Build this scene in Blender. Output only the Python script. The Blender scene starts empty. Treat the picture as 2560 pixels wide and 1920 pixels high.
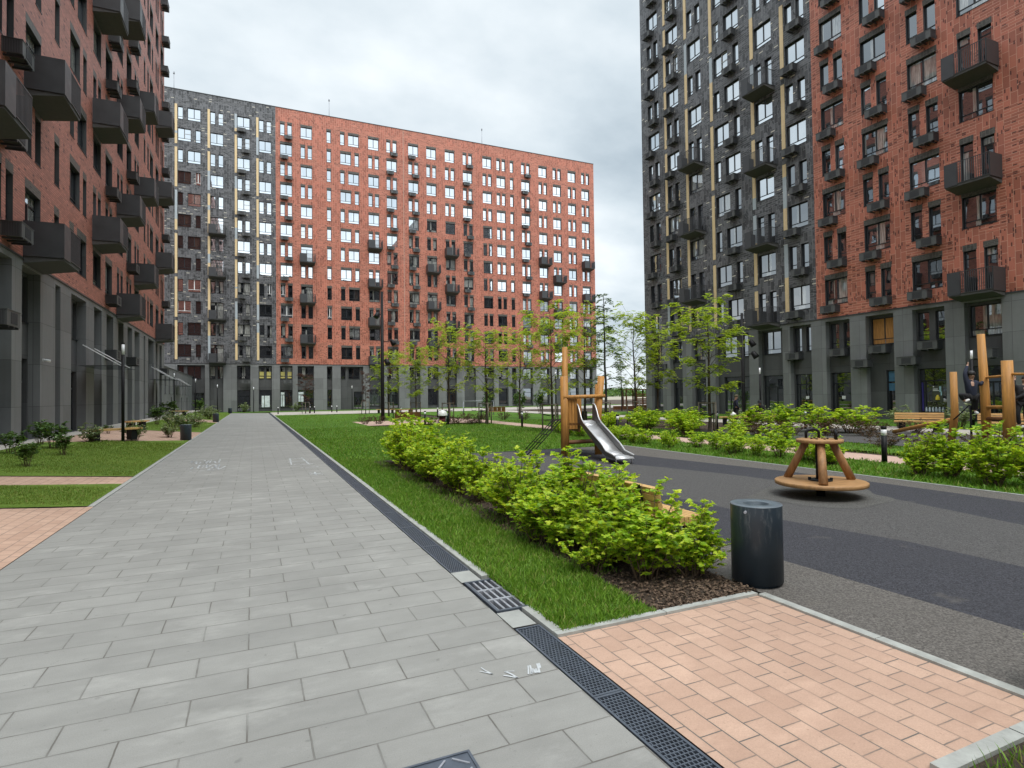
import bpy, bmesh, math, random
import numpy as np
from mathutils import Vector, Matrix
random.seed(7); rng = np.random.default_rng(11)
PI = math.pi
sc = bpy.context.scene
COL = sc.collection

# ------------------------------------------------------------------ materials
def _mat(name):
    m = bpy.data.materials.new(name); m.use_nodes = True
    nt = m.node_tree; nt.nodes.clear()
    out = nt.nodes.new('ShaderNodeOutputMaterial')
    return m, nt, out
class NB:
    """tiny node helper"""
    def __init__(s, nt): s.nt = nt
    def n(s, t, **k):
        nd = s.nt.nodes.new(t)
        for a, b in k.items(): setattr(nd, a, b)
        return nd
    def link(s, a, b): s.nt.links.new(a, b)
    def val(s, sock, v):
        if hasattr(v, 'is_output') or isinstance(v, bpy.types.NodeSocket): s.link(v, sock)
        else: sock.default_value = v
    def math(s, op, a, b=0.0, c=None, clamp=False):
        nd = s.n('ShaderNodeMath', operation=op, use_clamp=clamp)
        s.val(nd.inputs[0], a); s.val(nd.inputs[1], b)
        if c is not None: s.val(nd.inputs[2], c)
        return nd.outputs[0]
    def mix(s, f, a, b, mode='MIX'):
        nd = s.n('ShaderNodeMix', data_type='RGBA', blend_type=mode)
        s.val(nd.inputs[0], f)
        for i, v in ((6, a), (7, b)):
            if isinstance(v, (tuple, list)): v = (*v[:3], 1)
            s.val(nd.inputs[i], v)
        return nd.outputs[2]
    def noise(s, vec, scale, detail=4, rough=.6, dim='3D', out=0):
        nd = s.n('ShaderNodeTexNoise', noise_dimensions=dim)
        if vec is not None: s.link(vec, nd.inputs['Vector'])
        nd.inputs['Scale'].default_value = scale; nd.inputs['Detail'].default_value = detail
        nd.inputs['Roughness'].default_value = rough
        return nd.outputs[out]
    def white(s, vec):
        nd = s.n('ShaderNodeTexWhiteNoise', noise_dimensions='3D'); s.link(vec, nd.inputs['Vector']); return nd
    def ramp(s, f, stops, interp='LINEAR'):
        nd = s.n('ShaderNodeValToRGB'); s.link(f, nd.inputs[0]); cr = nd.color_ramp; cr.interpolation = interp
        while len(cr.elements) < len(stops): cr.elements.new(.5)
        for e, (p, c) in zip(cr.elements, stops):
            e.position = p; e.color = (*c, 1) if len(c) == 3 else c
        return nd.outputs[0]
    def maprange(s, v, a, b, c=0., d=1.):
        nd = s.n('ShaderNodeMapRange'); s.val(nd.inputs[0], v)
        for i, x in enumerate((a, b, c, d)): nd.inputs[i+1].default_value = x
        return nd.outputs[0]
    def pos(s): return s.n('ShaderNodeNewGeometry').outputs['Position']
    def objc(s): return s.n('ShaderNodeTexCoord').outputs['Object']
    def uv(s): return s.n('ShaderNodeTexCoord').outputs['UV']
    def mapv(s, vec, loc=(0,0,0), rot=(0,0,0), scale=(1,1,1)):
        nd = s.n('ShaderNodeMapping'); s.link(vec, nd.inputs[0])
        nd.inputs[1].default_value = loc; nd.inputs[2].default_value = rot; nd.inputs[3].default_value = scale
        return nd.outputs[0]
    def xyz(s, vec):
        nd = s.n('ShaderNodeSeparateXYZ'); s.link(vec, nd.inputs[0]); return nd.outputs
    def comb(s, x, y, z=0.):
        nd = s.n('ShaderNodeCombineXYZ')
        for i, v in enumerate((x, y, z)): s.val(nd.inputs[i], v)
        return nd.outputs[0]
    def bump(s, h, dist=.01, strength=1.0):
        nd = s.n('ShaderNodeBump'); s.link(h, nd.inputs['Height']); nd.inputs['Distance'].default_value = dist
        nd.inputs['Strength'].default_value = strength; return nd.outputs[0]
    def bsdf(s, out, color, rough=.6, metal=0., normal=None, spec=.5):
        b = s.n('ShaderNodeBsdfPrincipled')
        if isinstance(color, (tuple, list)): color = (*color[:3], 1)
        s.val(b.inputs['Base Color'], color); s.val(b.inputs['Roughness'], rough); s.val(b.inputs['Metallic'], metal)
        b.inputs['Specular IOR Level'].default_value = spec
        if normal is not None: s.link(normal, b.inputs['Normal'])
        if out is not None: s.link(b.outputs[0], out.inputs[0])
        return b
def simple(name, color, rough=.6, metal=0., var=.18, scale=6., bump=.0, spec=.5, stretch=(1,1,1)):
    m, nt, out = _mat(name); N = NB(nt)
    v = N.mapv(N.objc(), scale=stretch)
    nz = N.noise(v, scale, 5)
    lo = tuple(c*(1-var) for c in color); hi = tuple(min(1, c*(1+var)) for c in color)
    c = N.mix(N.maprange(nz, .3, .7), lo, hi)
    nr = None
    if bump > 0: nr = N.bump(N.noise(v, scale*5, 4), bump)
    r = N.maprange(nz, .3, .7, max(.02, rough-.08), min(1, rough+.08))
    N.bsdf(out, c, r, metal, nr, spec)
    return m

def tile_wall(name, base, joint, dash, tw, th, seed=0., dashes=.16, accents=False, var=.22, msz=.012, low_dash=True, up_p=.42, rowh=None):
    """ceramic facade tiles: patches of upright and of flat tiles, pale joints, recessed dashes painted dark as tile lip shadow; uv in metres"""
    m, nt, out = _mat(name); N = NB(nt)
    uv = N.uv(); x, y, _ = N.xyz(uv)
    # patches: blocks of about 1.2 x 1.4 m laid upright or flat
    cell = N.comb(N.math('FLOOR', N.math('DIVIDE', x, tw*4)), N.math('FLOOR', N.math('DIVIDE', y, th*2.0)), seed)
    wcell = N.white(cell).outputs['Value']
    upright = N.math('GREATER_THAN', wcell, up_p)
    def brick(vec, w, h):
        b = N.n('ShaderNodeTexBrick', offset=.5, offset_frequency=2, squash=1.0)
        N.link(vec, b.inputs['Vector']); b.inputs['Scale'].default_value = 1
        b.inputs['Color1'].default_value = (0,0,0,1); b.inputs['Color2'].default_value = (1,1,1,1); b.inputs['Mortar'].default_value = (.5,.5,.5,1)
        b.inputs['Mortar Size'].default_value = msz; b.inputs['Mortar Smooth'].default_value = .2
        b.inputs['Brick Width'].default_value = w; b.inputs['Row Height'].default_value = h; b.inputs['Bias'].default_value = 0
        return b
    bu = brick(N.comb(y, x), th, tw); bf = brick(N.comb(x, y), th, rowh or tw*.5)
    rnd = N.mix(upright, bf.outputs['Color'], bu.outputs['Color']); mort = N.mix(upright, bf.outputs['Fac'], bu.outputs['Fac'])
    rv = N.math('ADD', N.math('MULTIPLY', N.xyz(rnd)[0], .6), N.math('MULTIPLY', N.noise(uv, .9, 5), .4))
    lo = tuple(c*(1-var) for c in base); hi = tuple(c*(1+var) for c in base)
    col = N.mix(N.maprange(rv, .2, .8), lo, hi)
    # grooves: fine ribs along the tile
    gx = N.n('ShaderNodeTexWave', wave_type='BANDS', bands_direction='X'); N.link(N.comb(N.math('MULTIPLY', x, 1.), 0., 0.), gx.inputs['Vector']); gx.inputs['Scale'].default_value = 4.2
    gy = N.n('ShaderNodeTexWave', wave_type='BANDS', bands_direction='X'); N.link(N.comb(y, 0., 0.), gy.inputs['Vector']); gy.inputs['Scale'].default_value = 4.2
    gr = N.xyz(N.mix(upright, gy.outputs['Color'], gx.outputs['Color']))[0]
    # dashes: the shadow under projecting tiles, put into the colour
    def dsh(sx, sy, sd, thr):
        px = N.math('DIVIDE', x, sx); py = N.math('ADD', N.math('DIVIDE', y, sy), N.math('MULTIPLY', N.math('FLOOR', px), .37))
        w = N.white(N.comb(N.math('FLOOR', px), N.math('FLOOR', py), sd)).outputs
        fx = N.math('FRACT', px); fy = N.math('FRACT', py)
        inn = N.math('MULTIPLY', N.math('LESS_THAN', N.math('ABSOLUTE', N.math('SUBTRACT', fx, .5)), .34), N.math('LESS_THAN', N.math('ABSOLUTE', N.math('SUBTRACT', fy, .5)), .36))
        t = thr
        return N.math('MULTIPLY', N.math('GREATER_THAN', w['Value'], N.math('SUBTRACT', 1., t)), inn)
    dens = dashes
    if low_dash: dens = N.math('MULTIPLY', dashes, N.maprange(y, 4, 30, 1.25, .45))
    d = N.mix(upright, dsh(.26, .085, 3.+seed, dens), dsh(.085, .26, 5.+seed, dens))
    dv = N.xyz(d)[0]
    c2 = N.mix(N.math('MULTIPLY', mort, .75), col, joint)
    c2 = N.mix(N.math('MULTIPLY', dv, .85), c2, dash)
    if accents:
        px = N.math('DIVIDE', x, .42); py = N.math('DIVIDE', y, .30)
        w = N.white(N.comb(N.math('FLOOR', px), N.math('FLOOR', py), 9.)).outputs['Value']
        fy = N.math('FRACT', py); fx = N.math('FRACT', px)
        a = N.math('MULTIPLY', N.math('GREATER_THAN', w, .935), N.math('MULTIPLY', N.math('LESS_THAN', N.math('ABSOLUTE', N.math('SUBTRACT', fy, .5)), .12), N.math('LESS_THAN', N.math('ABSOLUTE', N.math('SUBTRACT', fx, .5)), .4)))
        c2 = N.mix(a, c2, (.62, .58, .48))
    h = N.math('SUBTRACT', N.math('MULTIPLY', gr, .35), N.math('MULTIPLY', mort, .6)); h = N.math('SUBTRACT', h, N.math('MULTIPLY', dv, 1.2))
    N.bsdf(out, c2, .5 if not accents else .36, 0, N.bump(h, .012, .7), .4)
    return m

M = {}
M['red'] = tile_wall('red_tile', (.43, .145, .095), (.66, .38, .27), (.07, .022, .018), .29, .58, 1.)
M['red_left'] = tile_wall('red_tile_rough', (.45, .175, .13), (.24, .095, .07), (.09, .035, .03), .29, .30, 2., dashes=.06, up_p=2., rowh=.085, msz=.011, low_dash=False)
M['dark'] = tile_wall('charcoal_tile', (.105, .106, .112), (.27, .27, .27), (.015, .015, .017), .30, .60, 3., dashes=.22, accents=True, var=.5, low_dash=False)
M['lintel'] = tile_wall('grey_lintel_tile', (.075, .07, .062), (.16, .15, .13), (.03, .03, .03), .16, .30, 4., dashes=.05, low_dash=False)

def panel_mat(name, color, pw, ph, rough=.5):
    m, nt, out = _mat(name); N = NB(nt); uv = N.uv()
    b = N.n('ShaderNodeTexBrick', offset=.0, offset_frequency=2); N.link(uv, b.inputs['Vector']); b.inputs['Scale'].default_value = 1
    b.inputs['Color1'].default_value = (0,0,0,1); b.inputs['Color2'].default_value = (1,1,1,1); b.inputs['Mortar Size'].default_value = .008
    b.inputs['Mortar'].default_value = (.5,.5,.5,1)
    b.inputs['Brick Width'].default_value = pw; b.inputs['Row Height'].default_value = ph
    nz = N.noise(N.objc(), 1.3, 7, .65); st = N.noise(N.mapv(N.objc(), scale=(5, 5, .35)), 1.5, 5)
    f = N.math('ADD', N.math('MULTIPLY', N.xyz(b.outputs['Color'])[0], .4), N.math('ADD', N.math('MULTIPLY', nz, .55), N.math('MULTIPLY', st, .35)))
    c = N.mix(N.maprange(f, .3, 1.0), tuple(k*.75 for k in color), tuple(k*1.28 for k in color))
    c = N.mix(N.math('MULTIPLY', b.outputs['Fac'], .8), c, tuple(k*.35 for k in color))
    N.bsdf(out, c, N.maprange(nz, .3, .7, rough-.1, rough+.12), 0, N.bump(N.math('MULTIPLY', b.outputs['Fac'], -1.), .01, .6), .35)
    return m
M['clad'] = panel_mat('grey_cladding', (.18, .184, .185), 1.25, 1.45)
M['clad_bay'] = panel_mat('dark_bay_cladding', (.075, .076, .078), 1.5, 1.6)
M['cream'] = simple('cream_panel', (.74, .56, .31), .5, var=.06)
M['blue_panel'] = simple('pale_blue_panel', (.42, .47, .50), .4, var=.06)
M['frame'] = simple('window_frame_dark', (.012, .014, .018), .4)
M['white_pvc'] = simple('white_frame', (.75, .75, .74), .4, var=.05)
M['metal_dark'] = simple('balcony_metal', (.048, .050, .054), .45, var=.12, scale=2)
M['metal_grey'] = simple('basket_metal', (.085, .088, .088), .5, var=.2, scale=3)
M['concrete_dark'] = simple('balcony_slab', (.075, .074, .072), .8, var=.2)
M['black'] = simple('black_paint', (.009, .009, .010), .5, var=.2, spec=.2)
M['void'] = simple('dark_void', (.004, .004, .005), .9)
M['roof'] = simple('roof_felt', (.06, .06, .06), .9)

def glass(name, mirror, interiors, curtain=.4, wob=.0012):
    m, nt, out = _mat(name); N = NB(nt)
    g = N.n('ShaderNodeNewGeometry'); oi = N.n('ShaderNodeObjectInfo')
    r = N.math('FRACT', N.math('ADD', g.outputs['Random Per Island'], N.math('MULTIPLY', oi.outputs['Random'], 7.13)))
    r2 = N.math('FRACT', N.math('MULTIPLY', oi.outputs['Random'], 31.7))
    uv = N.objc(); x, y, z = N.xyz(uv)
    folds = N.noise(N.comb(N.math('MULTIPLY', x, 9.), N.math('MULTIPLY', z, .8), N.math('MULTIPLY', r2, 50.)), 1.6, 3)
    side = N.math('GREATER_THAN', N.math('ABSOLUTE', N.math('SUBTRACT', N.math('FRACT', N.math('MULTIPLY', N.math('ADD', x, r), .68)), .5)), N.math('MULTIPLY', r, .5))
    cur = N.mix(N.maprange(folds, .35, .68), tuple(c*.35 for c in interiors), interiors)
    on = N.math('MULTIPLY', N.math('LESS_THAN', r2, curtain), side)
    body = N.mix(on, (.010, .011, .013), cur)
    wx = N.noise(N.comb(x, z, N.math('MULTIPLY', r, 40.)), .9, 2)
    nr = N.bump(wx, wob, 1.0)
    df = N.n('ShaderNodeBsdfDiffuse'); N.link(body, df.inputs[0])
    gl = N.n('ShaderNodeBsdfGlossy'); gl.inputs['Color'].default_value = (.93, .97, 1.0, 1); gl.inputs['Roughness'].default_value = .015; N.link(nr, gl.inputs['Normal'])
    lw = N.n('ShaderNodeLayerWeight'); lw.inputs['Blend'].default_value = .35
    fac = N.math('ADD', mirror, N.math('MULTIPLY', lw.outputs['Facing'], .45), clamp=True)
    mx = N.n('ShaderNodeMixShader'); N.link(fac, mx.inputs[0]); N.link(df.outputs[0], mx.inputs[1]); N.link(gl.outputs[0], mx.inputs[2])
    N.link(mx.outputs[0], out.inputs[0]); return m
M['glass'] = glass('window_glass', .66, (.42, .43, .40), .62)
M['glass_low'] = glass('window_lower_glass', .80, (.3, .3, .3), .2)
M['glass_dark'] = glass('window_glass_dark', .12, (.05, .035, .03), .5)  # on dark_rows the dark reflection of other blocks is put into the colour
M['glass_cur'] = glass('window_glass_curtained', .24, (.50, .50, .46), .86)  # copy with a weaker mirror, holds down red reflections in the lower rows
M['shop_glass'] = glass('shop_glass', .22, (.10, .12, .11), .3)
M['bright_pane'] = simple('painted_daylit_pane', (.72, .8, .82), .3, var=.25, scale=3)  # white body colour painted as daylight, no emission

# ------------------------------------------------------------------ mesh builder
class MB:
    def __init__(s): s.v = []; s.f = []; s.m = []; s.uvs = []; s.sm = []
    def face(s, pts, mi=0, uv=None, smooth=False):
        b = len(s.v); s.v.extend([tuple(p) for p in pts]); s.f.append(tuple(range(b, b+len(pts)))); s.m.append(mi); s.uvs.append(uv); s.sm.append(smooth)
    def box(s, a, b, mi=0, uvs=False):
        x0, y0, z0 = a; x1, y1, z1 = b
        P = [(x0,y0,z0),(x1,y0,z0),(x1,y1,z0),(x0,y1,z0),(x0,y0,z1),(x1,y0,z1),(x1,y1,z1),(x0,y1,z1)]
        k = len(s.v); s.v.extend(P)
        for q in ((0,3,2,1),(4,5,6,7),(0,1,5,4),(1,2,6,5),(2,3,7,6),(3,0,4,7)):
            s.f.append(tuple(k+i for i in q)); s.m.append(mi); s.sm.append(False)
            if q in ((0,3,2,1),(4,5,6,7)): s.uvs.append([(P[i][0], P[i][1]) for i in q])
            else: s.uvs.append([(P[i][0]+P[i][1], P[i][2]) for i in q])
    def obox(s, c, size, rot, mi=0):
        """oriented box: centre, size, 3x3 rotation"""
        k = len(s.v); h = Vector(size)/2
        for sx, sy, sz in ((-1,-1,-1),(1,-1,-1),(1,1,-1),(-1,1,-1),(-1,-1,1),(1,-1,1),(1,1,1),(-1,1,1)):
            s.v.append(tuple(Vector(c)+rot@Vector((sx*h.x, sy*h.y, sz*h.z))))
        for q in ((0,3,2,1),(4,5,6,7),(0,1,5,4),(1,2,6,5),(2,3,7,6),(3,0,4,7)):
            s.f.append(tuple(k+i for i in q)); s.m.append(mi); s.sm.append(False); s.uvs.append(None)
    def tube(s, pts, rad, n=10, mi=0, caps=True, smooth=True):
        pts = [Vector(p) for p in pts]
        if not isinstance(rad, (list, tuple)): rad = [rad]*len(pts)
        k = len(s.v); prev = None
        for i, p in enumerate(pts):
            d = (pts[min(i+1, len(pts)-1)]-pts[max(i-1, 0)])
            d = d.normalized() if d.length > 1e-9 else Vector((0,0,1))
            if prev is None:
                a = d.orthogonal().normalized()
            else:
                a = prev - d*prev.dot(d); a = a.normalized() if a.length > 1e-6 else d.orthogonal().normalized()
            prev = a; b = d.cross(a)
            for j in range(n):
                t = 2*PI*j/n; s.v.append(tuple(p+(a*math.cos(t)+b*math.sin(t))*rad[i]))
        for i in range(len(pts)-1):
            for j in range(n):
                j2 = (j+1) % n
                s.f.append((k+i*n+j, k+i*n+j2, k+(i+1)*n+j2, k+(i+1)*n+j)); s.m.append(mi); s.uvs.append(None); s.sm.append(smooth)
        if caps:
            s.f.append(tuple(k+j for j in reversed(range(n)))); s.f.append(tuple(k+(len(pts)-1)*n+j for j in range(n)))
            s.m += [mi, mi]; s.uvs += [None, None]; s.sm += [False, False]
    def lathe(s, prof, n=32, mi=0, c=(0,0,0), smooth=True):
        k = len(s.v)
        for r, z in prof:
            for j in range(n):
                t = 2*PI*j/n; s.v.append((c[0]+r*math.cos(t), c[1]+r*math.sin(t), c[2]+z))
        for i in range(len(prof)-1):
            for j in range(n):
                j2 = (j+1) % n
                s.f.append((k+i*n+j, k+i*n+j2, k+(i+1)*n+j2, k+(i+1)*n+j)); s.m.append(mi); s.uvs.append(None); s.sm.append(smooth)
    def prism(s, poly, z0, z1, mi=0, uvs=True):
        n = len(poly); k = len(s.v)
        s.v += [(x, y, z0) for x, y in poly]+[(x, y, z1) for x, y in poly]
        s.f.append(tuple(k+n+i for i in range(n))); s.m.append(mi); s.uvs.append([tuple(p) for p in poly]); s.sm.append(False)
        for i in range(n):
            j = (i+1) % n; s.f.append((k+i, k+j, k+n+j, k+n+i)); s.m.append(mi); s.uvs.append(None); s.sm.append(False)
    def mesh(s, name, mats):
        me = bpy.data.meshes.new(name); me.from_pydata(s.v, [], s.f)
        for m in (mats if isinstance(mats, (list, tuple)) else [mats]): me.materials.append(m)
        me.polygons.foreach_set('material_index', s.m); me.polygons.foreach_set('use_smooth', s.sm)
        if any(u is not None for u in s.uvs):
            lay = me.uv_layers.new(name='UVMap'); arr = []
            for f, u in zip(s.f, s.uvs): arr += [c for q in (u if u is not None else [(0, 0)]*len(f)) for c in q]
            lay.data.foreach_set('uv', arr)
        me.update(); return me
    def build(s, name, mats, parent=None, loc=None, rot=None):
        return place(name, s.mesh(name, mats), parent, loc, rot)
def place(name, me, parent=None, loc=None, rot=None):
    o = bpy.data.objects.new(name, me); COL.objects.link(o)
    if parent is not None: o.parent = parent
    if loc is not None: o.location = loc
    if rot is not None: o.rotation_euler = rot
    return o
def tag(o, label=None, cat=None, group=None, kind=None):
    if label: o['label'] = label
    if cat: o['category'] = cat
    if group: o['group'] = group
    if kind: o['kind'] = kind
    return o
def thing(name, label, cat, loc=(0,0,0), rz=0., group=None):
    o = bpy.data.objects.new(name, None); COL.objects.link(o); o.location = loc; o.rotation_euler = (0, 0, rz); o.empty_display_size = .2
    return tag(o, label, cat, group)
def dup(root, loc, rz=None, label=None, group=None, scale=None):
    r = root.copy(); COL.objects.link(r); r.location = loc
    if rz is not None: r.rotation_euler = (0, 0, rz)
    if scale is not None: r.scale = scale if isinstance(scale, (tuple, list)) else (scale,)*3
    if label: r['label'] = label
    if group: r['group'] = group
    for ch in list(root.children):
        c = ch.copy(); COL.objects.link(c); c.parent = r
        for g in list(ch.children):
            d = g.copy(); COL.objects.link(d); d.parent = c
    return r
def np_mesh(name, V, F, mats, mi=None, smooth=False):
    """V (n,3), F (m,k) constant k"""
    me = bpy.data.meshes.new(name); n, k = F.shape
    me.vertices.add(len(V)); me.vertices.foreach_set('co', np.ascontiguousarray(V, dtype=np.float32).ravel())
    me.loops.add(n*k); me.loops.foreach_set('vertex_index', np.ascontiguousarray(F, dtype=np.int32).ravel())
    me.polygons.add(n); me.polygons.foreach_set('loop_start', np.arange(0, n*k, k, dtype=np.int32))
    for m in (mats if isinstance(mats, (list, tuple)) else [mats]): me.materials.append(m)
    if mi is not None: me.polygons.foreach_set('material_index', mi)
    if smooth: me.polygons.foreach_set('use_smooth', np.ones(n, dtype=bool))
    me.update(calc_edges=True); me.validate(); return me
ORD = ['first','second','third','fourth','fifth','sixth','seventh','eighth','ninth','tenth','eleventh','twelfth','thirteenth','fourteenth','fifteenth','sixteenth','seventeenth','eighteenth','nineteenth','twentieth']
def zl(x): return min(max((-2.3-x)/3.7*.36, 0.), .36)   # the ground rises gently towards the brick block beside the path

# ------------------------------------------------------------------ camera (from the vanishing points)
cam = bpy.data.cameras.new('camera'); cam.sensor_width = 36; cam.lens = 20.2014; cam.clip_start = .05; cam.clip_end = 5000
co = bpy.data.objects.new('camera', cam); COL.objects.link(co); sc.camera = co
R = CAMR = np.array([[0.911516, -0.411064, -0.012888], [-0.003149, 0.024359, -0.999698], [0.411253, 0.911281, 0.020909]])
for i in range(3):
    R[i] /= np.linalg.norm(R[i])
co.matrix_world = Matrix(((R[0][0], -R[1][0], -R[2][0], 0), (R[0][1], -R[1][1], -R[2][1], 0), (R[0][2], -R[1][2], -R[2][2], 1.6), (0, 0, 0, 1)))
sc.render.resolution_x = 1024; sc.render.resolution_y = 768

# ------------------------------------------------------------------ world and sun
W = bpy.data.worlds.new('World'); sc.world = W; W.use_nodes = True
nt = W.node_tree; nt.nodes.clear(); N = NB(nt)
SUN_EL, SUN_AZ = math.radians(63), math.radians(188)   # azimuth measured from +Y towards +X
wo = nt.nodes.new('ShaderNodeOutputWorld'); bg = nt.nodes.new('ShaderNodeBackground'); bg.inputs['Strength'].default_value = .10
sky = nt.nodes.new('ShaderNodeTexSky'); sky.sky_type = 'NISHITA'; sky.sun_disc = False
sky.sun_elevation = SUN_EL; sky.sun_rotation = SUN_AZ; sky.air_density = 1.0; sky.dust_density = 1.5; sky.ozone_density = 1.2
gen = N.n('ShaderNodeTexCoord').outputs['Generated']
gx, gy, gz = N.xyz(gen)
den = N.math('ADD', N.math('MAXIMUM', gz, 0.), .30)
cv = N.comb(N.math('DIVIDE', gx, den), N.math('DIVIDE', gy, den), 0.)
big = N.noise(N.mapv(cv, loc=(3.1, 1.7, 0)), .95, 9, .54); med = N.noise(N.mapv(cv, loc=(7.3, .2, 0), scale=(1., 1.35, 1)), 2.1, 8, .52)
shade = N.math('ADD', N.math('MULTIPLY', big, .62), N.math('MULTIPLY', med, .38))
cloud = N.ramp(shade, [(.36, (2.6, 3.1, 3.5)), (.46, (3.75, 4.25, 4.6)), (.55, (4.8, 5.2, 5.45)), (.66, (6.2, 6.45, 6.6))])
dome = N.math('ADD', N.maprange(gz, .58, .86, 1., 2.6), N.maprange(gy, -.05, -.7, 0., .7))  # added fill: sky brightened overhead and behind the camera, out of view
cloud = N.mix(1., cloud, N.comb(dome, dome, dome), 'MULTIPLY')
cover = N.maprange(N.noise(N.mapv(cv, loc=(.6, 5.2, 0)), .8, 7, .55), .30, .40, 0., 1.)
cover = N.math('MAXIMUM', cover, N.maprange(gz, .10, .22, .35, 1.))
col = N.mix(N.math('MULTIPLY', cover, .96), N.mix(1., sky.outputs[0], (.75, .75, .75), 'MULTIPLY'), cloud)
N.link(col, bg.inputs['Color']); N.link(bg.outputs[0], wo.inputs[0])
sl = bpy.data.lights.new('sun', 'SUN'); sl.energy = 1.1; sl.angle = math.radians(30); sl.color = (1., .955, .89)
so = bpy.data.objects.new('sun', sl); COL.objects.link(so)
sd = Vector((math.sin(SUN_AZ)*math.cos(SUN_EL), math.cos(SUN_AZ)*math.cos(SUN_EL), math.sin(SUN_EL)))
so.rotation_euler = sd.to_track_quat('Z', 'Y').to_euler(); so.location = (-20, -20, 60)
sc.view_settings.view_transform = 'Standard'; sc.view_settings.look = 'None'; sc.view_settings.exposure = .93; sc.view_settings.gamma = 1
sc.render.engine = 'CYCLES'; sc.cycles.use_denoising = True
try: sc.cycles.denoiser = 'OPENIMAGEDENOISE'
except Exception: pass
sc.cycles.max_bounces = 6; sc.cycles.transparent_max_bounces = 6; sc.cycles.diffuse_bounces = 4; sc.cycles.glossy_bounces = 3
sc.cycles.caustics_reflective = False; sc.cycles.caustics_refractive = False

# ------------------------------------------------------------------ ground materials
def slab_mat(name, c1, c2, bw, bh, loc, swap=False, mort=.0045, joint=.10, stain=.22, rot=0, brv=.15):
    m, nt, out = _mat(name); N = NB(nt)
    p = N.mapv(N.pos(), rot=(0, 0, rot)); x, y, z = N.xyz(p)
    wob = N.math('MULTIPLY', N.math('SUBTRACT', N.noise(p, 9., 3), .5), .006)
    v = N.comb(N.math('ADD', N.math('ADD', y if swap else x, loc[0]), wob), N.math('ADD', N.math('ADD', x if swap else y, loc[1]), wob), 0.)
    b = N.n('ShaderNodeTexBrick', offset=.5, offset_frequency=2); N.link(v, b.inputs['Vector']); b.inputs['Scale'].default_value = 1
    b.inputs['Color1'].default_value = (0,0,0,1); b.inputs['Color2'].default_value = (1,1,1,1); b.inputs['Mortar'].default_value = (.5,.5,.5,1)
    b.inputs['Mortar Size'].default_value = mort; b.inputs['Mortar Smooth'].default_value = .35; b.inputs['Brick Width'].default_value = bw; b.inputs['Row Height'].default_value = bh
    n1 = N.noise(p, .55, 7, .62); n2 = N.noise(p, 3.4, 8, .7); n3 = N.noise(p, 170., 2, .6); n4 = N.noise(N.mapv(p, scale=(1, 3.2, 1)), 2.2, 6, .65)
    f = N.math('ADD', N.math('MULTIPLY', N.xyz(b.outputs['Color'])[0], brv), N.math('ADD', N.math('MULTIPLY', n2, .36), N.math('MULTIPLY', n4, .54-brv*.6)))
    c = N.mix(N.maprange(f, .25, .78), c1, c2)
    c = N.mix(N.maprange(n3, .3, .7, 0., .34), c, tuple(k*.55 for k in c1))
    c = N.mix(N.maprange(n1, .38, .72, 0., stain), c, tuple(k*.62 for k in c1))
    spots = N.math('MAXIMUM', N.maprange(N.noise(p, 11., 2, .5), .70, .76, 0., .4), N.maprange(N.noise(N.mapv(p, loc=(3, 7, 0)), 42., 2, .5), .71, .75, 0., .45))
    c = N.mix(spots, c, tuple(k*.45 for k in c1))
    b2 = N.n('ShaderNodeTexBrick', offset=.5, offset_frequency=2); N.link(v, b2.inputs['Vector']); b2.inputs['Scale'].default_value = 1
    b2.inputs['Mortar Size'].default_value = mort*6; b2.inputs['Mortar Smooth'].default_value = 1.; b2.inputs['Brick Width'].default_value = bw; b2.inputs['Row Height'].default_value = bh
    c = N.mix(N.math('MULTIPLY', b2.outputs['Fac'], N.maprange(n2, .35, .65, .0, .22)), c, tuple(k*.62 for k in c1))
    light = N.maprange(N.noise(N.mapv(p, loc=(9, 2, 0), scale=(1, 1.8, 1)), 1.3, 8, .68), .54, .72, 0., .40)
    c = N.mix(light, c, tuple(min(.75, k*1.22) for k in c2))
    jm = N.math('MULTIPLY', b.outputs['Fac'], N.maprange(N.noise(p, 2.6, 4), .36, .58, .22, 1.))
    c = N.mix(jm, c, (joint, joint*.93, joint*.82))
    h = N.math('SUBTRACT', N.math('ADD', N.math('MULTIPLY', n3, .12), N.math('MULTIPLY', N.xyz(b.outputs['Color'])[0], .25)), N.math('MULTIPLY', b.outputs['Fac'], 1.0))
    N.bsdf(out, c, .78, 0, N.bump(h, .004, .8), .35); return m
M['slab'] = slab_mat('grey_slabs', (.235, .232, .216), (.365, .36, .335), .55, .272, (.03, 0), joint=.13, stain=.38)
M['pink'] = slab_mat('pink_pavers', (.43, .275, .20), (.58, .395, .295), .205, .135, (.04, .003), swap=True, joint=.13, stain=.34, mort=.004, brv=.30)
M['pink_pale'] = slab_mat('pale_pink_pavers', (.50, .33, .26), (.64, .46, .38), .27, .135, (.04, .003), swap=True, joint=.3, stain=.3)
M['beige'] = slab_mat('beige_pavers', (.44, .40, .35), (.56, .52, .46), .4, .2, (.04, .003), swap=True, joint=.3, stain=.3)
M['kerb'] = simple('kerb_concrete', (.33, .335, .31), .85, var=.2, scale=9, bump=.003)
M['edge_slab'] = simple('edge_slab', (.31, .315, .295), .8, var=.15, scale=5, bump=.002)
M['iron'] = simple('cast_iron', (.085, .10, .125), .5, .3, var=.2, scale=12)
M['iron_light'] = simple('worn_cast_iron', (.30, .31, .34), .5, .3, var=.22, scale=18)
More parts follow.
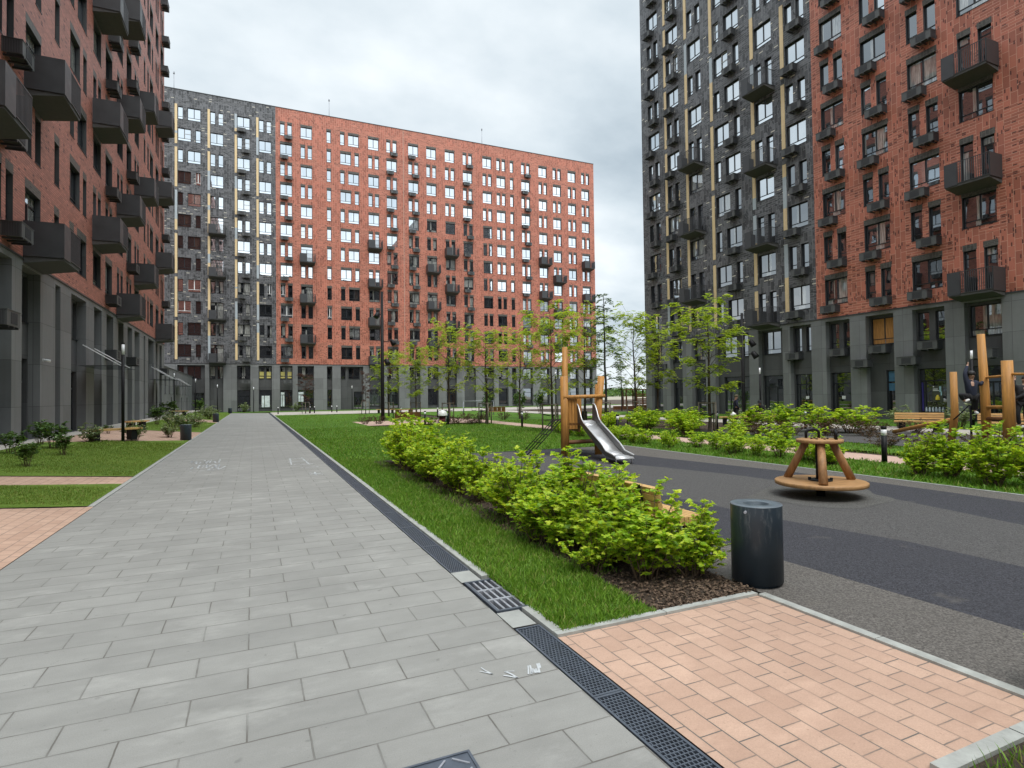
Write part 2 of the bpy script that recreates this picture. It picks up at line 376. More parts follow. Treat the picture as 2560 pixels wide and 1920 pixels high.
def rubber(name, c, gr=.45):
    m, nt, out = _mat(name); N = NB(nt); p = N.pos()
    v = N.n('ShaderNodeTexVoronoi'); N.link(p, v.inputs['Vector']); v.inputs['Scale'].default_value = 95
    r = N.xyz(v.outputs['Color'])[0]
    n1 = N.noise(p, .8, 6, .6); n2 = N.noise(p, 38., 3, .6)
    f = N.math('ADD', N.math('MULTIPLY', r, gr), N.math('MULTIPLY', n2, 1-gr))
    cc = N.mix(N.maprange(f, .25, .75), tuple(k*.5 for k in c), tuple(k*1.55 for k in c))
    cc = N.mix(N.maprange(n1, .35, .7, 0., .4), cc, tuple(k*.8+.012 for k in c))
    wear = N.maprange(N.noise(p, 2.4, 5, .6), .62, .74, 0., .28)
    cc = N.mix(wear, cc, (.16, .145, .12))
    N.bsdf(out, cc, .9, 0, N.bump(f, .006, .8), .25); return m
M['rub_light'] = rubber('rubber_granules_grey', (.112, .102, .092))
M['rub_mid'] = rubber('rubber_granules_mid', (.080, .077, .075))
M['rub_patch'] = rubber('rubber_granules_patch', (.092, .089, .083))
M['rub_dark'] = rubber('rubber_granules_dark', (.043, .043, .050))
def turf(name, a, b):
    m, nt, out = _mat(name); N = NB(nt); p = N.pos()
    n1 = N.noise(p, .45, 6, .6); n2 = N.noise(p, 26., 4, .7); n3 = N.noise(N.mapv(p, rot=(0,0,.5), scale=(1, 6, 1)), 1.2, 4)
    f = N.math('ADD', N.math('MULTIPLY', n1, .4), N.math('ADD', N.math('MULTIPLY', n2, .35), N.math('MULTIPLY', n3, .25)))
    c = N.mix(N.maprange(f, .34, .66), a, b)
    N.bsdf(out, c, .9, 0, N.bump(n2, .03, .9), .2); return m
M['turf'] = turf('turf', (.035, .09, .008), (.11, .22, .024))
M['turf_left'] = turf('turf_short', (.06, .115, .012), (.16, .24, .035))
M['soil'] = simple('bark_mulch_soil', (.060, .040, .026), .95, var=.6, scale=30, bump=.02)
M['dirt'] = simple('open_ground', (.30, .27, .20), .95, var=.35, scale=.05)
def blades(name, a, b):
    m, nt, out = _mat(name); N = NB(nt); g = N.n('ShaderNodeNewGeometry')
    n1 = N.noise(g.outputs['Position'], .6, 5)
    f = N.math('ADD', N.math('MULTIPLY', g.outputs['Random Per Island'], .55), N.math('MULTIPLY', n1, .45))
    c = N.mix(N.maprange(f, .15, .85), a, b)
    c = N.mix(N.math('MULTIPLY', N.math('GREATER_THAN', N.math('FRACT', N.math('MULTIPLY', g.outputs['Random Per Island'], 17.3)), .90), .7), c, (.34, .30, .10))
    bs = N.bsdf(None, c, .55, 0, None, .3); tr = N.n('ShaderNodeBsdfTranslucent'); N.link(c, tr.inputs[0])
    mx = N.n('ShaderNodeMixShader'); mx.inputs[0].default_value = .3; N.link(bs.outputs[0], mx.inputs[1]); N.link(tr.outputs[0], mx.inputs[2]); N.link(mx.outputs[0], out.inputs[0]); return m
M['blade'] = blades('grass_blade', (.055, .15, .010), (.22, .38, .035))
M['blade_left'] = blades('grass_blade_short', (.09, .17, .016), (.25, .33, .055))

def sheet(name, rects, mat, z=0., kind='structure', zf=None):
    mb = MB()
    for r in rects:
        if len(r) == 4 and not isinstance(r[0], tuple):
            x0, x1, y0, y1 = r; P = [(x0,y0),(x1,y0),(x1,y1),(x0,y1)]
        else: P = r
        mb.face([(x, y, (zf(x) if zf else 0)+z) for x, y in P], 0, P)
    return tag(mb.build(name, mat), kind=kind)
# base sheet to the horizon
sheet('ground', [(-1500, 1500, -1500, 1800)], M['dirt'], -.10)
sheet('soil_ground', [(-90, 120, -60, 160)], M['soil'], -.05)
PX0, PX1 = -2.2, 1.625
sheet('path', [[(PX0, -8), (PX1, -8), (PX1, 72), (-2.6, 75.5), (-2.25, 60), (PX0, 30)]], M['slab'], 0.)
# left bank: lawns and pink paths on the gentle rise (meshes split along x so that they follow it)
def bank(name, polys, mat, z):
    mb = MB()
    for x0, x1, ya0, ya1, yb0, yb1 in polys:      # y range at x1 (path side) a, and at x0 b
        xs = np.linspace(x1, x0, 10)
        for i in range(9):
            t0, t1 = i/9, (i+1)/9
            P = [(xs[i], ya0+(yb0-ya0)*t0), (xs[i+1], ya0+(yb0-ya0)*t1), (xs[i+1], ya1+(yb1-ya1)*t1), (xs[i], ya1+(yb1-ya1)*t0)]
            mb.face([(x, y, zl(x)+z) for x, y in P[::-1]], 0, P[::-1])
    return tag(mb.build(name, mat), kind='structure')
LX0, LX1 = -6.69, -2.285
LAWNS_L = [(-5.95, LX1, 10.62, 13.15, 9.9, 12.1), (-5.95, LX1, 14.32, 25.95, 13.6, 22.0), (-5.6, LX1, 32.0, 44.6, 31.0, 44.4), (-5.6, LX1, 49.2, 73, 49.6, 73)]
bank('lawn_beside_block', LAWNS_L, M['turf_left'], .018)
bank('pink_path', [(LX0, -2.203, -8, 10.58, -8, 9.88), (-5.95, LX1, 13.17, 14.30, 12.12, 13.58), (-5.95, LX1, 25.97, 31.98, 22.02, 30.98), (-5.6, LX1, 44.62, 49.18, 44.42, 49.58)], M['pink'], .006)
bank('pavement', [(LX0, -5.97, 9.9, 31.0, 9.88, 31.0), (LX0, -5.62, 31.01, 80, 31.01, 80)], M['beige'], .010)
mb = MB()
for y0 in np.arange(10.6, 73, 1.0): mb.box((-2.285, y0, -.04), (-2.205, y0+.992, .012))
tag(mb.build('kerb', M['kerb']), kind='structure')
# right side: drain, kerbs, pink paving, lawn, soil strip, rubber
sheet('edge_slabs', [(1.63, 1.81, 3.645, 3.94), (1.63, 1.81, 4.71, 5.02)], M['edge_slab'], .002)
sheet('drain_channel', [(1.63, 1.82, -6, 3.635), (1.63, 1.82, 5.03, 72)], M['void'], -.045)
mb = MB()
for y0 in list(np.arange(4.76, 71, 1.0)): mb.box((1.83, y0, -.04), (1.905, y0+.992, .02))
mb.box((1.83, 3.44, -.04), (1.905, 3.93, .02))
x = 1.83
while x < 3.60: mb.box((x, 3.372, -.04), (min(x+.9, 3.70)-.006, 3.432, .022)); x += .9
for y0 in (1.53, 2.44, 3.35-.001): mb.box((3.625, y0, -.04), (3.70, min(y0+.904, 3.366), .018))
mb.box((2.60, 1.455, -.04), (3.19, 1.525, .03)); mb.box((3.20, 1.455, -.04), (3.62, 1.525, .03))
mb.box((10.56, -6, -.04), (10.62, 15.6, .010))
tag(mb.build('kerb', M['kerb']), kind='structure')
sheet('pink_paving', [[(1.83, -8), (2.6, -8), (2.6, 1.528), (3.622, 1.528), (3.622, 3.370), (1.83, 3.370)]], M['pink'], .003)
sheet('mulch_strip', [(2.66, 3.70, 3.435, 14.6), (2.61, 3.70, -8, 1.452)], M['soil'], .012)
sheet('lawn', [(1.91, 2.655, 3.435, 15.2), (1.91, 3.70, 14.6, 15.2), (1.91, 12.8, 15.2, 31.6), (1.91, 6.0, 31.6, 60.8), (6.0, 12.8, 39.5, 59), (10.66, 12.8, -6, 15.2), (14.3, 17, 20, 60), (26.6, 32.7, -6, 45), (-6, 55, 75.6, 81.9), (17, 23, 34, 60), (15.0, 17.0, -4, 20)], M['turf'], .008)
# rubber playground in curved bands
YS = np.linspace(-6, 15.6, 60)
def band_x(k, y):
    if k == 0: return 3.705
    if k == 1: return 4.62+.04*math.sin(y*.9)
    if k == 2: return float(np.interp(y, [-6, 2.8, 3.9, 5.2, 7.2, 10, 15.6], [6.2, 6.33, 6.34, 6.06, 5.95, 5.7, 5.3]))
    if k == 3: return float(np.interp(y, [-6, 3.6, 6, 8.5, 11, 15.6], [8.0, 8.25, 8.8, 8.62, 7.9, 6.6]))
    if k == 4: return float(np.interp(y, [-6, 4, 7, 8.6, 13.1, 15.6], [9.9, 9.95, 10.0, 9.85, 9.1, 8.6]))
    return 10.555
for k, nm in ((0, 'rub_light'), (1, 'rub_dark'), (2, 'rub_mid'), (3, 'rub_dark'), (4, 'rub_light')):
    mb = MB()
    for i in range(len(YS)-1):
        a, b = YS[i], YS[i+1]
        mb.face([(band_x(k, a), a, 0), (band_x(k+1, a), a, 0), (band_x(k+1, b), b, 0), (band_x(k, b), b, 0)])
    tag(mb.build('playground_rubber', M[nm]), kind='structure')
mb = MB(); mb.face([(7.98+(1.05+.12*math.sin(3*a)+.08*math.sin(7*a+1))*math.cos(a), 6.16+(.95+.1*math.sin(2*a+.5)+.05*math.sin(5*a))*math.sin(a), .003) for a in np.linspace(0, 2*PI, 48)[:-1]])
tag(mb.build('playground_rubber', M['rub_patch']), kind='structure')
sheet('pink_path', [(12.85, 14.2, -6, 33.2)], M['pink_pale'], .012)
sheet('pink_path', [(6.0, 14.3, 33.3, 39.3)], M['pink_pale'], .012)
sheet('pavement', [(1.92, 60, 61.4, 75.4), (-6, 1.6, 75.6, 75.9), (23.6, 26.5, -6, 60)], M['beige'], -.01)
sheet('playground_rubber', [(17.2, 23.5, -4, 19.5)], M['rub_mid'], .004)
sheet('pavement', [(33, 120, 60, 70)], M['beige'], -.015)

# ------------------------------------------------------------------ buildings
# every block is an Empty with local axes: x along the facade (to the right as seen), -y outwards, z up
def grid_wall(mb, s0, s1, z0, z1, y, holes, matfn, breaks_s=(), breaks_z=(), reveal=.18, rm=0):
    S = sorted({round(v, 4) for v in [s0, s1, *breaks_s] + [h[0] for h in holes] + [h[1] for h in holes] if s0 <= v <= s1})
    Z = sorted({round(v, 4) for v in [z0, z1, *breaks_z] + [h[2] for h in holes] + [h[3] for h in holes] if z0 <= v <= z1})
    for i in range(len(S)-1):
        cs = (S[i]+S[i+1])/2
        hs = [h for h in holes if h[0] < cs < h[1]]
        j = 0
        while j < len(Z)-1:
            cz = (Z[j]+Z[j+1])/2
            if any(h[2] < cz < h[3] for h in hs): j += 1; continue
            mi = matfn(cs, cz); k = j+1
            while k < len(Z)-1:
                c2 = (Z[k]+Z[k+1])/2
                if any(h[2] < c2 < h[3] for h in hs) or matfn(cs, c2) != mi: break
                k += 1
            P = [(S[i], y, Z[j]), (S[i+1], y, Z[j]), (S[i+1], y, Z[k]), (S[i], y, Z[k])]
            mb.face(P, mi, [(p[0], p[2]) for p in P]); j = k
    for h in holes:
        a, b, c, d = h[:4]; r = h[4] if len(h) > 4 else reveal; yb = y+r
        for P in ([(a,y,c),(a,yb,c),(a,yb,d),(a,y,d)], [(b,yb,c),(b,y,c),(b,y,d),(b,yb,d)], [(a,y,d),(a,yb,d),(b,yb,d),(b,y,d)], [(a,yb,c),(a,y,c),(b,y,c),(b,yb,c)]):
            mb.face(P, rm, [(p[0]+p[1], p[2]) for p in P])
WCACHE = {}
def window_meshes(w, h, kind):
    key = (round(w, 3), round(h, 3), kind)
    if key in WCACHE: return WCACHE[key]
    f = MB(); g = MB(); fr = .05; d = .07; wh = 1 if kind == 'white' else 0
    def bar(x0, z0, x1, z1, dd=0., mi=0): f.box((x0, -dd, z0), (x1, d, z1), mi)
    bar(0, 0, fr, h); bar(w-fr, 0, w, h); bar(fr, 0, w-fr, fr); bar(fr, h-fr, w-fr, h)
    f.box((-.03, -.17, -.03), (w+.03, 0, -.005), 0)      # sill plate
    def pane(x0, z0, x1, z1, mi=0): g.face([(x0, .03, z0), (x1, .03, z0), (x1, .03, z1), (x0, .03, z1)], mi)
    if kind in ('shop', 'door'):
        t = h*.70; bar(fr, t, w-fr, t+.06)
        if w > 1.2 or kind == 'door': bar(w*.18-.03, fr, w*.18+.03, t)
        if kind == 'door': bar(w*.59-.03, fr, w*.59+.03, t)
        pane(fr, fr, w-fr, t, 2); pane(fr, t+.06, w-fr, h-fr, 2)
    elif kind in ('balcony', 'balcony_cur'):
        t = h-.42; bar(fr, t, w-fr, t+.05); _p = pane
        if kind == 'balcony_cur':
            def pane(a_, b_, c_, d_): _p(a_, b_, c_, d_, 4)
        pane(fr, t+.05, w-fr, h-fr)
        if w > 1: bar(w/2-.04, fr, w/2+.04, t); pane(fr, fr, w/2-.04, t); pane(w/2+.04, fr, w-fr, t)
        else: pane(fr, fr, w-fr, t)
    else:
        t = .30; bar(fr, t, w-fr, t+.045)
        gm = {'dark': 3, 'cur': 4}.get(kind, 0)
        pane(fr, fr, w-fr, t, {'dark': 3, 'cur': 4}.get(kind, 1))
        if w > 1: bar(w/2-.04, t+.045, w/2+.04, h-fr); pane(fr, t+.045, w/2-.04, h-fr, gm); pane(w/2+.04, t+.045, w-fr, h-fr, gm)
        else: pane(fr, t+.045, w-fr, h-fr, gm)
        if kind == 'screen':   # a white insect screen over one sash
            x0, x1 = (w/2+.03, w-.03) if w > 1 else (.03, w-.03); z0, z1 = t+.02, h-.03; zm = (z0+z1)/2
            for a, b, c, e in ((x0, z0, x0+.03, z1), (x1-.03, z0, x1, z1), (x0, z0, x1, z0+.03), (x0, z1-.03, x1, z1), (x0, zm-.015, x1, zm+.015)): f.box((a, -.03, b), (c, -.001, e), 1)
        if kind == 'white':
            for a, b, c, e in ((0, 0, .04, h), (w-.04, 0, w, h), (w/2-.05, .3, w/2+.05, h)): f.box((a, -.012, b), (c, -.001, e), 1)
            f.box((0, -.014, .29), (w, -.0015, .345), 1)
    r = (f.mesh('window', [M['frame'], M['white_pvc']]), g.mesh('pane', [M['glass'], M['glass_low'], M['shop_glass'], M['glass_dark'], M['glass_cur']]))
    WCACHE[key] = r; return r
class Block:
    def __init__(s, name, label, loc, rz):
        s.e = thing(name, label, 'building', loc, rz); s.win = []; s.ac = []; s.bal = []
    def put_windows(s, limit=100):
        # the ones that show largest (nearest the camera) are parts of their own, the rest one part
        mw = s.e.matrix_basis if False else Matrix.LocRotScale(s.e.location, s.e.rotation_euler.to_quaternion(), None)
        def dist(w): p = mw@Vector((w[0]+w[2]/2, w[4], w[1]+w[3]/2)); return (p-Vector((0,0,1.6))).length/ max(.3, (w[2]*w[3])**.5)
        ws = sorted(s.win, key=dist)
        for w in ws[:limit]:
            fm, pm = window_meshes(w[2], w[3], w[5])
            o = place('window', fm, s.e, (w[0], w[4], w[1])); p = place('pane', pm, o)
        rest = ws[limit:]
        if rest:
            mb = MB()
            for w in rest:
                for me, off in zip(window_meshes(w[2], w[3], w[5]), (0, 2)):
                    k = len(mb.v); mb.v += [(v.co.x+w[0], v.co.y+w[4], v.co.z+w[1]) for v in me.vertices]
                    for p in me.polygons:
                        mb.f.append(tuple(k+i for i in p.vertices)); mb.m.append(off+p.material_index); mb.uvs.append(None); mb.sm.append(False)
            o = mb.build('windows', [M['frame'], M['white_pvc'], M['glass'], M['glass_low'], M['shop_glass'], M['glass_dark'], M['glass_cur']], s.e); o['kind'] = 'stuff'
# air conditioner basket: slatted box on brackets
def ac_mesh(w=1.0, h=.50, d=.50):
    mb = MB(); t = .018
    mb.box((0, -d, .06), (w, -d+t, h-.01), 0); mb.box((0, -d+t, .06), (t, 0, h-.01), 0); mb.box((w-t, -d+t, .06), (w, 0, h-.01), 0)
    for i in range(15): x = .28*w+i*.033*w; mb.box((x, -d-.012, .12), (x+.016*w, -d-.001, h-.06), 1)
    n = 11
    for i in range(n):
        y = -d+.05+i*(d-.09)/n
        mb.box((-.012, y, .08), (-.001, y+.022, h-.03), 1); mb.box((w+.001, y, .08), (w+.012, y+.022, h-.03), 1)
    mb.box((-.02, -d-.015, h-.009), (w+.02, -d+.03, h+.012), 0); mb.box((-.02, -d+.031, h-.009), (.02, 0, h+.012), 0); mb.box((w-.02, -d+.031, h-.009), (w+.02, 0, h+.012), 0)
    for x in (.12*w, .5*w, .85*w): mb.box((x, -d, 0), (x+.05, 0, .055), 1)
    mb.box((.2*w, -d+.08, .10), (.82*w, -.06, h-.05), 2)     # the unit inside
    return mb.mesh('air_conditioner_basket', [M['metal_grey'], M['metal_dark'], M['concrete_dark']])
AC = ac_mesh()
def balcony_meshes(w, style):
    d = 1.05; H = 1.08
    sl = MB()
    sl.face([(0,-d,.12),(0,-d,0.0),(0,-.0,-.17),(0,0,.12)][::-1]); sl.face([(w,-d,.12),(w,-d,0.0),(w,0,-.17),(w,0,.12)])
    sl.face([(0,-d,.12),(w,-d,.12),(w,0,.12),(0,0,.12)]); sl.face([(0,-d,0),(0,0,-.17),(w,0,-.17),(w,-d,0)]); sl.face([(0,-d,0),(w,-d,0),(w,-d,.12),(0,-d,.12)])
    rl = MB(); zb = .06; zt = .12+H; pns = []
    fr = {'right_open': .30, 'solid': .30, 'left': .38, 'far': .46}[style]
    def panel(a, c):
        p = MB(); p.box(a, c); pns.append(p.mesh('solid_panel', M['metal_dark']))
    panel((-.03, -d-.035, zb), (-.03+w*fr, -d-.005, zt))                                    # solid front piece
    panel((-.035, -d-.004, zb), (-.005, -.01, zt))                                       # left end
    x0 = w*fr
    if style != 'right_open': panel((w+.005, -d-.004, zb), (w+.035, -.01, zt))
    rl.box((x0-.02, -d-.033, zt-.035), (w+.03, -d-.007, zt)); rl.box((x0-.02, -d-.033, zb+.06), (w+.03, -d-.007, zb+.09))
    n = int((w-x0)/.085)
    for i in range(n+1):
        x = x0+i*(w-x0)/n; rl.box((x-.014, -d-.028, zb+.09), (x+.014, -d-.012, zt-.035))
    if style == 'right_open':
        rl.box((w+.005, -d-.006, zt-.035), (w+.03, -.01, zt)); rl.box((w+.005, -d-.006, zb+.06), (w+.03, -.01, zb+.09))
        for i in range(12): y = -d+.04+i*.085; rl.box((w+.009, y, zb+.09), (w+.025, y+.016, zt-.035))
    return sl.mesh('balcony', M['concrete_dark']), pns, rl.mesh('railing', M['metal_dark'])
BC = {}
def balcony(b, s0, z, w, style):
    k = (round(w, 2), style)
    if k not in BC: BC[k] = balcony_meshes(w, style)
    a, p, r = BC[k]
    o = place('balcony', a, b.e, (s0, -.002, z)); place('railing', r, o)
    for q in p: place('solid_panel', q, o)
def basket(b, s0, z): place('air_conditioner_basket', AC, b.e, (s0, -.004, z))
PIT = 2.72
def ztop(k): return 8.60+PIT*k
WH = 1.575
RND = random.Random(5)
def add_col(b, holes, s, kind, rows, parity=0, bal_rows=(), lint=None, ac=None, dark_rows=(), bal_style='solid', special=None, cur_rows=()):
    """one window column of a facade. kind: 'alt' pair/big alternating, 'sb' small+big alternating, 'slim' one narrow window"""
    for k in rows:
        zt = ztop(k); zb = zt-WH; bl = k in bal_rows
        if bl: zb = zt-2.28
        even = (k+parity) % 2 == 0
        if kind == 'alt': ops = [(s, s+1.49)] if even else [(s, s+.58), (s+.91, s+1.49)]
        elif kind == 'sb': ops = [(s, s+.58), (s+1.08, s+2.54)] if even else [(s, s+1.46), (s+1.96, s+2.54)]
        elif kind == 'big': ops = [(s, s+1.49)]
        else: ops = [(s, s+.58)]
        for a, c in ops:
            kd = 'norm'
            if bl: kd = 'balcony_cur' if k in cur_rows else 'balcony'
            elif k in dark_rows: kd = 'dark' if RND.random() < .75 else 'white' if RND.random() < .6 else 'norm'
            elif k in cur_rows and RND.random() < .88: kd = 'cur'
            elif RND.random() < .07: kd = 'screen'
            if special and k in special: kd = special[k]
            holes.append((a, c, zb, zt)); b.win.append((a, zb, c-a, zt-zb, .15, kd))
            if lint is not None: lint.append((a-.03, c+.03, zt, zt+.31))
        if bl: balcony(b, s-.16, 6.24+PIT*k, 1.9, bal_style)
        if ac and k in ac:
            big = len(ops) == 1
            basket(b, s-.02 if big else s+.51, zb-.60)
def block_body(b, s0, s1, z1, depth, skins):
    """side walls, back and roof of a block"""
    mb = MB(); y0, y1 = .0, depth
    for P, mi in (([(s0,y1,0),(s0,y0,0),(s0,y0,z1),(s0,y1,z1)], 0), ([(s1,y0,0),(s1,y1,0),(s1,y1,z1),(s1,y0,z1)], 1), ([(s1,y1,0),(s0,y1,0),(s0,y1,z1),(s1,y1,z1)], 1)):
        mb.face(P, mi, [(p[0]+p[1], p[2]) for p in P])
    P = [(s0,y0+.4,z1-.5),(s1,y0+.4,z1-.5),(s1,y1,z1-.5),(s0,y1,z1-.5)]; mb.face(P, 2)
    P = [(s0,.4,z1-.5),(s0,.4,z1),(s1,.4,z1),(s1,.4,z1-.5)]; mb.face(P, 2)
    mb.build('side_wall', [M[skins[0]], M[skins[1]], M['roof']], b.e)
    cp = MB(); cp.box((s0-.03, -.05, z1), (s1+.03, .42, z1+.06)); cp.build('parapet_coping', M['metal_dark'], b.e)
def podium(b, s0, s1, bays, z1=6.0, top=6.2, dep=.34, zg=0.):
    """grey clad base with recessed bays; each bay: (a, c, [openings (a, c, z0, z1, kind)])"""
    mb = MB()
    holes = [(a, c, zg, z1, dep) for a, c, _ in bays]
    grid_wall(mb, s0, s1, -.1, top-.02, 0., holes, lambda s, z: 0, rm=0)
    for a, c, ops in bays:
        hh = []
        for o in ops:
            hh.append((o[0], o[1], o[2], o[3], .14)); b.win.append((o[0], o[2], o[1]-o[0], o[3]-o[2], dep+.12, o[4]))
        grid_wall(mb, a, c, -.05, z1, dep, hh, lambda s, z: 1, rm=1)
    mb.box((s0, -.04, top-.02), (s1, .10, top+.04), 2)
    mb.build('base_cladding', [M['clad'], M['clad_bay'], M['metal_dark']], b.e)
def strips(b, s, w, tops, z_floor=6.6, seed=0):
    r = random.Random(seed); me = MB()
    for t, bt in tops:
        n = 3; z = t; cuts = sorted(r.uniform(.15, .85) for _ in range(n-1)); zs = [t]+[t-(t-bt)*c for c in cuts]+[bt]
        blue = r.randrange(n) if r.random() < .55 else -1
        for i in range(n): me.box((s, -.035, zs[i+1]+.001), (s+w, -.003, zs[i]), 1 if i == blue else 0)
    me.build('accent_strip', [M['cream'], M['blue_panel']], b.e)
def strip_segs(offset, zmax, zmin=6.7):
    out = []; t = zmax-offset*PIT
    if offset: out.append((zmax, zmax-2.3))
    while t > zmin+1:
        out.append((t, max(t-5.0, zmin))); t -= 2*PIT
    return out
def shop(a, c, z0=.46, z1=2.80, kind='shop'): return (a, c, z0, z1, kind)
def upw(a, c, kind='cur'): return (a, c, 4.30, 5.88, kind)
ROWS = range(12)

# ---- centre block, facing the camera across the lawn
B = Block('apartment_building', 'long twelve storey block of charcoal and red tiles closing the far end of the path', (0, 82, 0), 0)
holes, lint = [], []
SEAM = 2.87
low = (0, 1, 2, 3)
add_col(B, holes, -8.47, 'sb', ROWS, 1, dark_rows=(0,1,2,3,4,5,6,7,8), cur_rows=(0, 1, 2, 3))
add_col(B, holes, -4.85, 'alt', ROWS, 0, bal_rows=(0, 2, 4, 6), bal_style='far', cur_rows=(0, 1, 2, 3))
add_col(B, holes, -1.74, 'alt', ROWS, 1, ac=ROWS, dark_rows=(), cur_rows=(0, 1, 2, 3))
add_col(B, holes, .85, 'alt', ROWS, 0, dark_rows=(2, 3), cur_rows=(0, 1, 2, 3))
add_col(B, holes, 3.43, 'alt', ROWS, 0, lint=lint, ac=ROWS, dark_rows=(2, 3), cur_rows=(0, 1, 2, 3))
add_col(B, holes, 6.0, 'alt', ROWS, 1, bal_rows=(1, 3, 5), lint=lint, bal_style='far', dark_rows=(2,), cur_rows=(0, 1, 2, 3))
add_col(B, holes, 9.39, 'slim', ROWS, 0, lint=lint, dark_rows=low, cur_rows=(0, 1, 2, 3))
add_col(B, holes, 11.2, 'sb', ROWS, 1, lint=lint, dark_rows=low, cur_rows=(0, 1, 2, 3))
add_col(B, holes, 15.05, 'alt', ROWS, 1, bal_rows=(0, 2, 4, 6), lint=lint, bal_style='far', cur_rows=(0, 1, 2, 3))
add_col(B, holes, 17.64, 'alt', ROWS, 0, lint=lint, ac=ROWS, cur_rows=range(6))
add_col(B, holes, 20.83, 'alt', ROWS, 1, lint=lint, ac=ROWS, cur_rows=range(7))
add_col(B, holes, 23.55, 'alt', ROWS, 1, bal_rows=(1, 3, 5), lint=lint, bal_style='far', cur_rows=range(8))
add_col(B, holes, 26.42, 'alt', ROWS, 1, bal_rows=(0, 2, 4, 6), lint=lint, bal_style='far', cur_rows=range(7))
add_col(B, holes, 29.26, 'alt', ROWS, 0, lint=lint, ac=ROWS, cur_rows=range(6))
add_col(B, holes, 32.48, 'alt', ROWS, 1, lint=lint, dark_rows=(3, 2), cur_rows=(0, 1, 2, 3))
add_col(B, holes, 34.82, 'alt', ROWS, 0, lint=lint, dark_rows=low, cur_rows=(0, 1, 2, 3))
add_col(B, holes, 37.13, 'slim', ROWS, 0, lint=lint, dark_rows=low, cur_rows=(0, 1, 2, 3))
add_col(B, holes, 39.10, 'alt', ROWS, 0, lint=lint, ac=ROWS, dark_rows=(2,), cur_rows=(0, 1, 2, 3))
add_col(B, holes, 42.18, 'alt', ROWS, 1, bal_rows=(2, 4, 6), lint=lint, bal_style='far', cur_rows=(0, 1, 2, 3))
add_col(B, holes, 44.79, 'alt', ROWS, 0, bal_rows=(1, 3, 5), lint=lint, bal_style='far', cur_rows=(0, 1, 2, 3))
add_col(B, holes, 47.60, 'alt', ROWS, 1, lint=lint, cur_rows=(0, 1, 2, 3))
add_col(B, holes, 50.2, 'alt', ROWS, 0, bal_rows=(0, 2, 4, 6), lint=lint, bal_style='far', cur_rows=(0, 1, 2, 3))
def cmat(s, z):
    if any(a < s < c and z0 < z < z1 for a, c, z0, z1 in lint): return 2
    return 0 if s < SEAM else 1
def split(s0, s1, mats, nm):
    mb = MB(); hs = [h for h in holes if s0 <= h[0] < s1]; ls = [l for l in lint if s0 <= l[0] < s1]
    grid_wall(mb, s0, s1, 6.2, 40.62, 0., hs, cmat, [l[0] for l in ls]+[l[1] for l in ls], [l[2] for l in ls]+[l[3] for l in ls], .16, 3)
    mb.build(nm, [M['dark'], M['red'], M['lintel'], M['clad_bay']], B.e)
split(-10.6, SEAM, None, 'charcoal_wall'); split(SEAM, 52.6, None, 'red_wall')
mb = MB(); mb.box((20.06, -.02, 6.25), (20.13, -.001, 40.6)); mb.build('expansion_joint', M['pink_pale'], B.e)
Z38 = 38.75
for i, (s, off) in enumerate(((-8.79, 0), (-5.15, 0), (-2.04, 1), (.52, 0))): strips(B, s, .27, strip_segs(off, Z38), seed=i)
bays = []
for i, (a, c) in enumerate(((-8.55, -5.5), (-5.01, -3.43), (-1.86, -.27), (.71, 2.31), (3.29, 4.86), (5.49, 7.58), (9.26, 9.96), (11.07, 14.14), (14.98, 16.57), (17.5, 19.2), (20.77, 22.35), (23.45, 25.1), (26.35, 27.95), (29.15, 31.0), (32.4, 34.0), (34.75, 36.4), (37.05, 37.8), (39.0, 40.7), (42.1, 43.7), (44.7, 46.4), (47.5, 49.1), (50.1, 51.8))):
    w = c-a; ops = []
    if w < 1: ops = [upw(a+.06, c-.06, 'dark'), shop(a+.06, c-.06)]
    elif w > 2.5: ops = [upw(a+.1, a+.7, 'dark'), upw(a+1.1, c-.45, 'dark'), shop(c-1.25, c-.12, .05, 2.5, 'door')]
    elif i in (3, 4): ops = [upw(a+.06, a+.68), upw(a+.92, c-.06), shop(a+.06, c-.06)]
    elif i % 3 == 1: ops = [upw(a+.05, a+.66), upw(a+.92, c-.05)]
    else: ops = [upw(a+.05, c-.05), shop(a+.06, c-.06, .05 if i in (2, 9) else .46, 2.8, 'door' if i in (2, 9) else 'shop')]
    bays.append((a, c, ops))
podium(B, -10.6, 52.6, bays)
block_body(B, -10.6, 52.6, 40.62, 15, ('dark', 'red'))
mb = MB()
for a, z0, z1 in ((.80, 4.36, 4.58), (.80, 4.70, 5.22), (1.66, 4.36, 4.58), (1.66, 4.70, 5.22), (3.38, 4.36, 4.58), (3.38, 4.70, 5.22), (4.24, 4.36, 4.58), (4.24, 4.70, 5.22)): mb.box((a, .475, z0), (a+.54, .484, z1))
mb.build('yellow_blind', simple('yellow_blind', (.62, .55, .18), .7), B.e)
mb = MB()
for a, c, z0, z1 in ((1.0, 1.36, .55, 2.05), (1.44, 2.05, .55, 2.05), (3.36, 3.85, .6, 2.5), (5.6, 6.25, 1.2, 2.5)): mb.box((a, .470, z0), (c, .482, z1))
mb.build('painted_daylight', M['bright_pane'], B.e)  # pale panels stand in for daylight seen through the base
for i, (s, h) in enumerate(((-9.0, 2.6), (9.9, 2.9), (32.9, 2.9))):
    mb = MB(); mb.tube([(s, 1.2, 40.1), (s, 1.2, 40.62+h)], .035, 6); mb.tube([(s, 1.2, 40.45+h), (s, 1.2, 40.75+h)], .09, 6); mb.build('lightning_rod', M['iron_light'], B.e)
for i in (2, 3, 4, 14, 16): basket(B, (-1.3, 1.1, 3.7, 33, 35.2)[(2, 3, 4, 14, 16).index(i)], 3.62) if i in (2, 4) else None
B.put_windows()

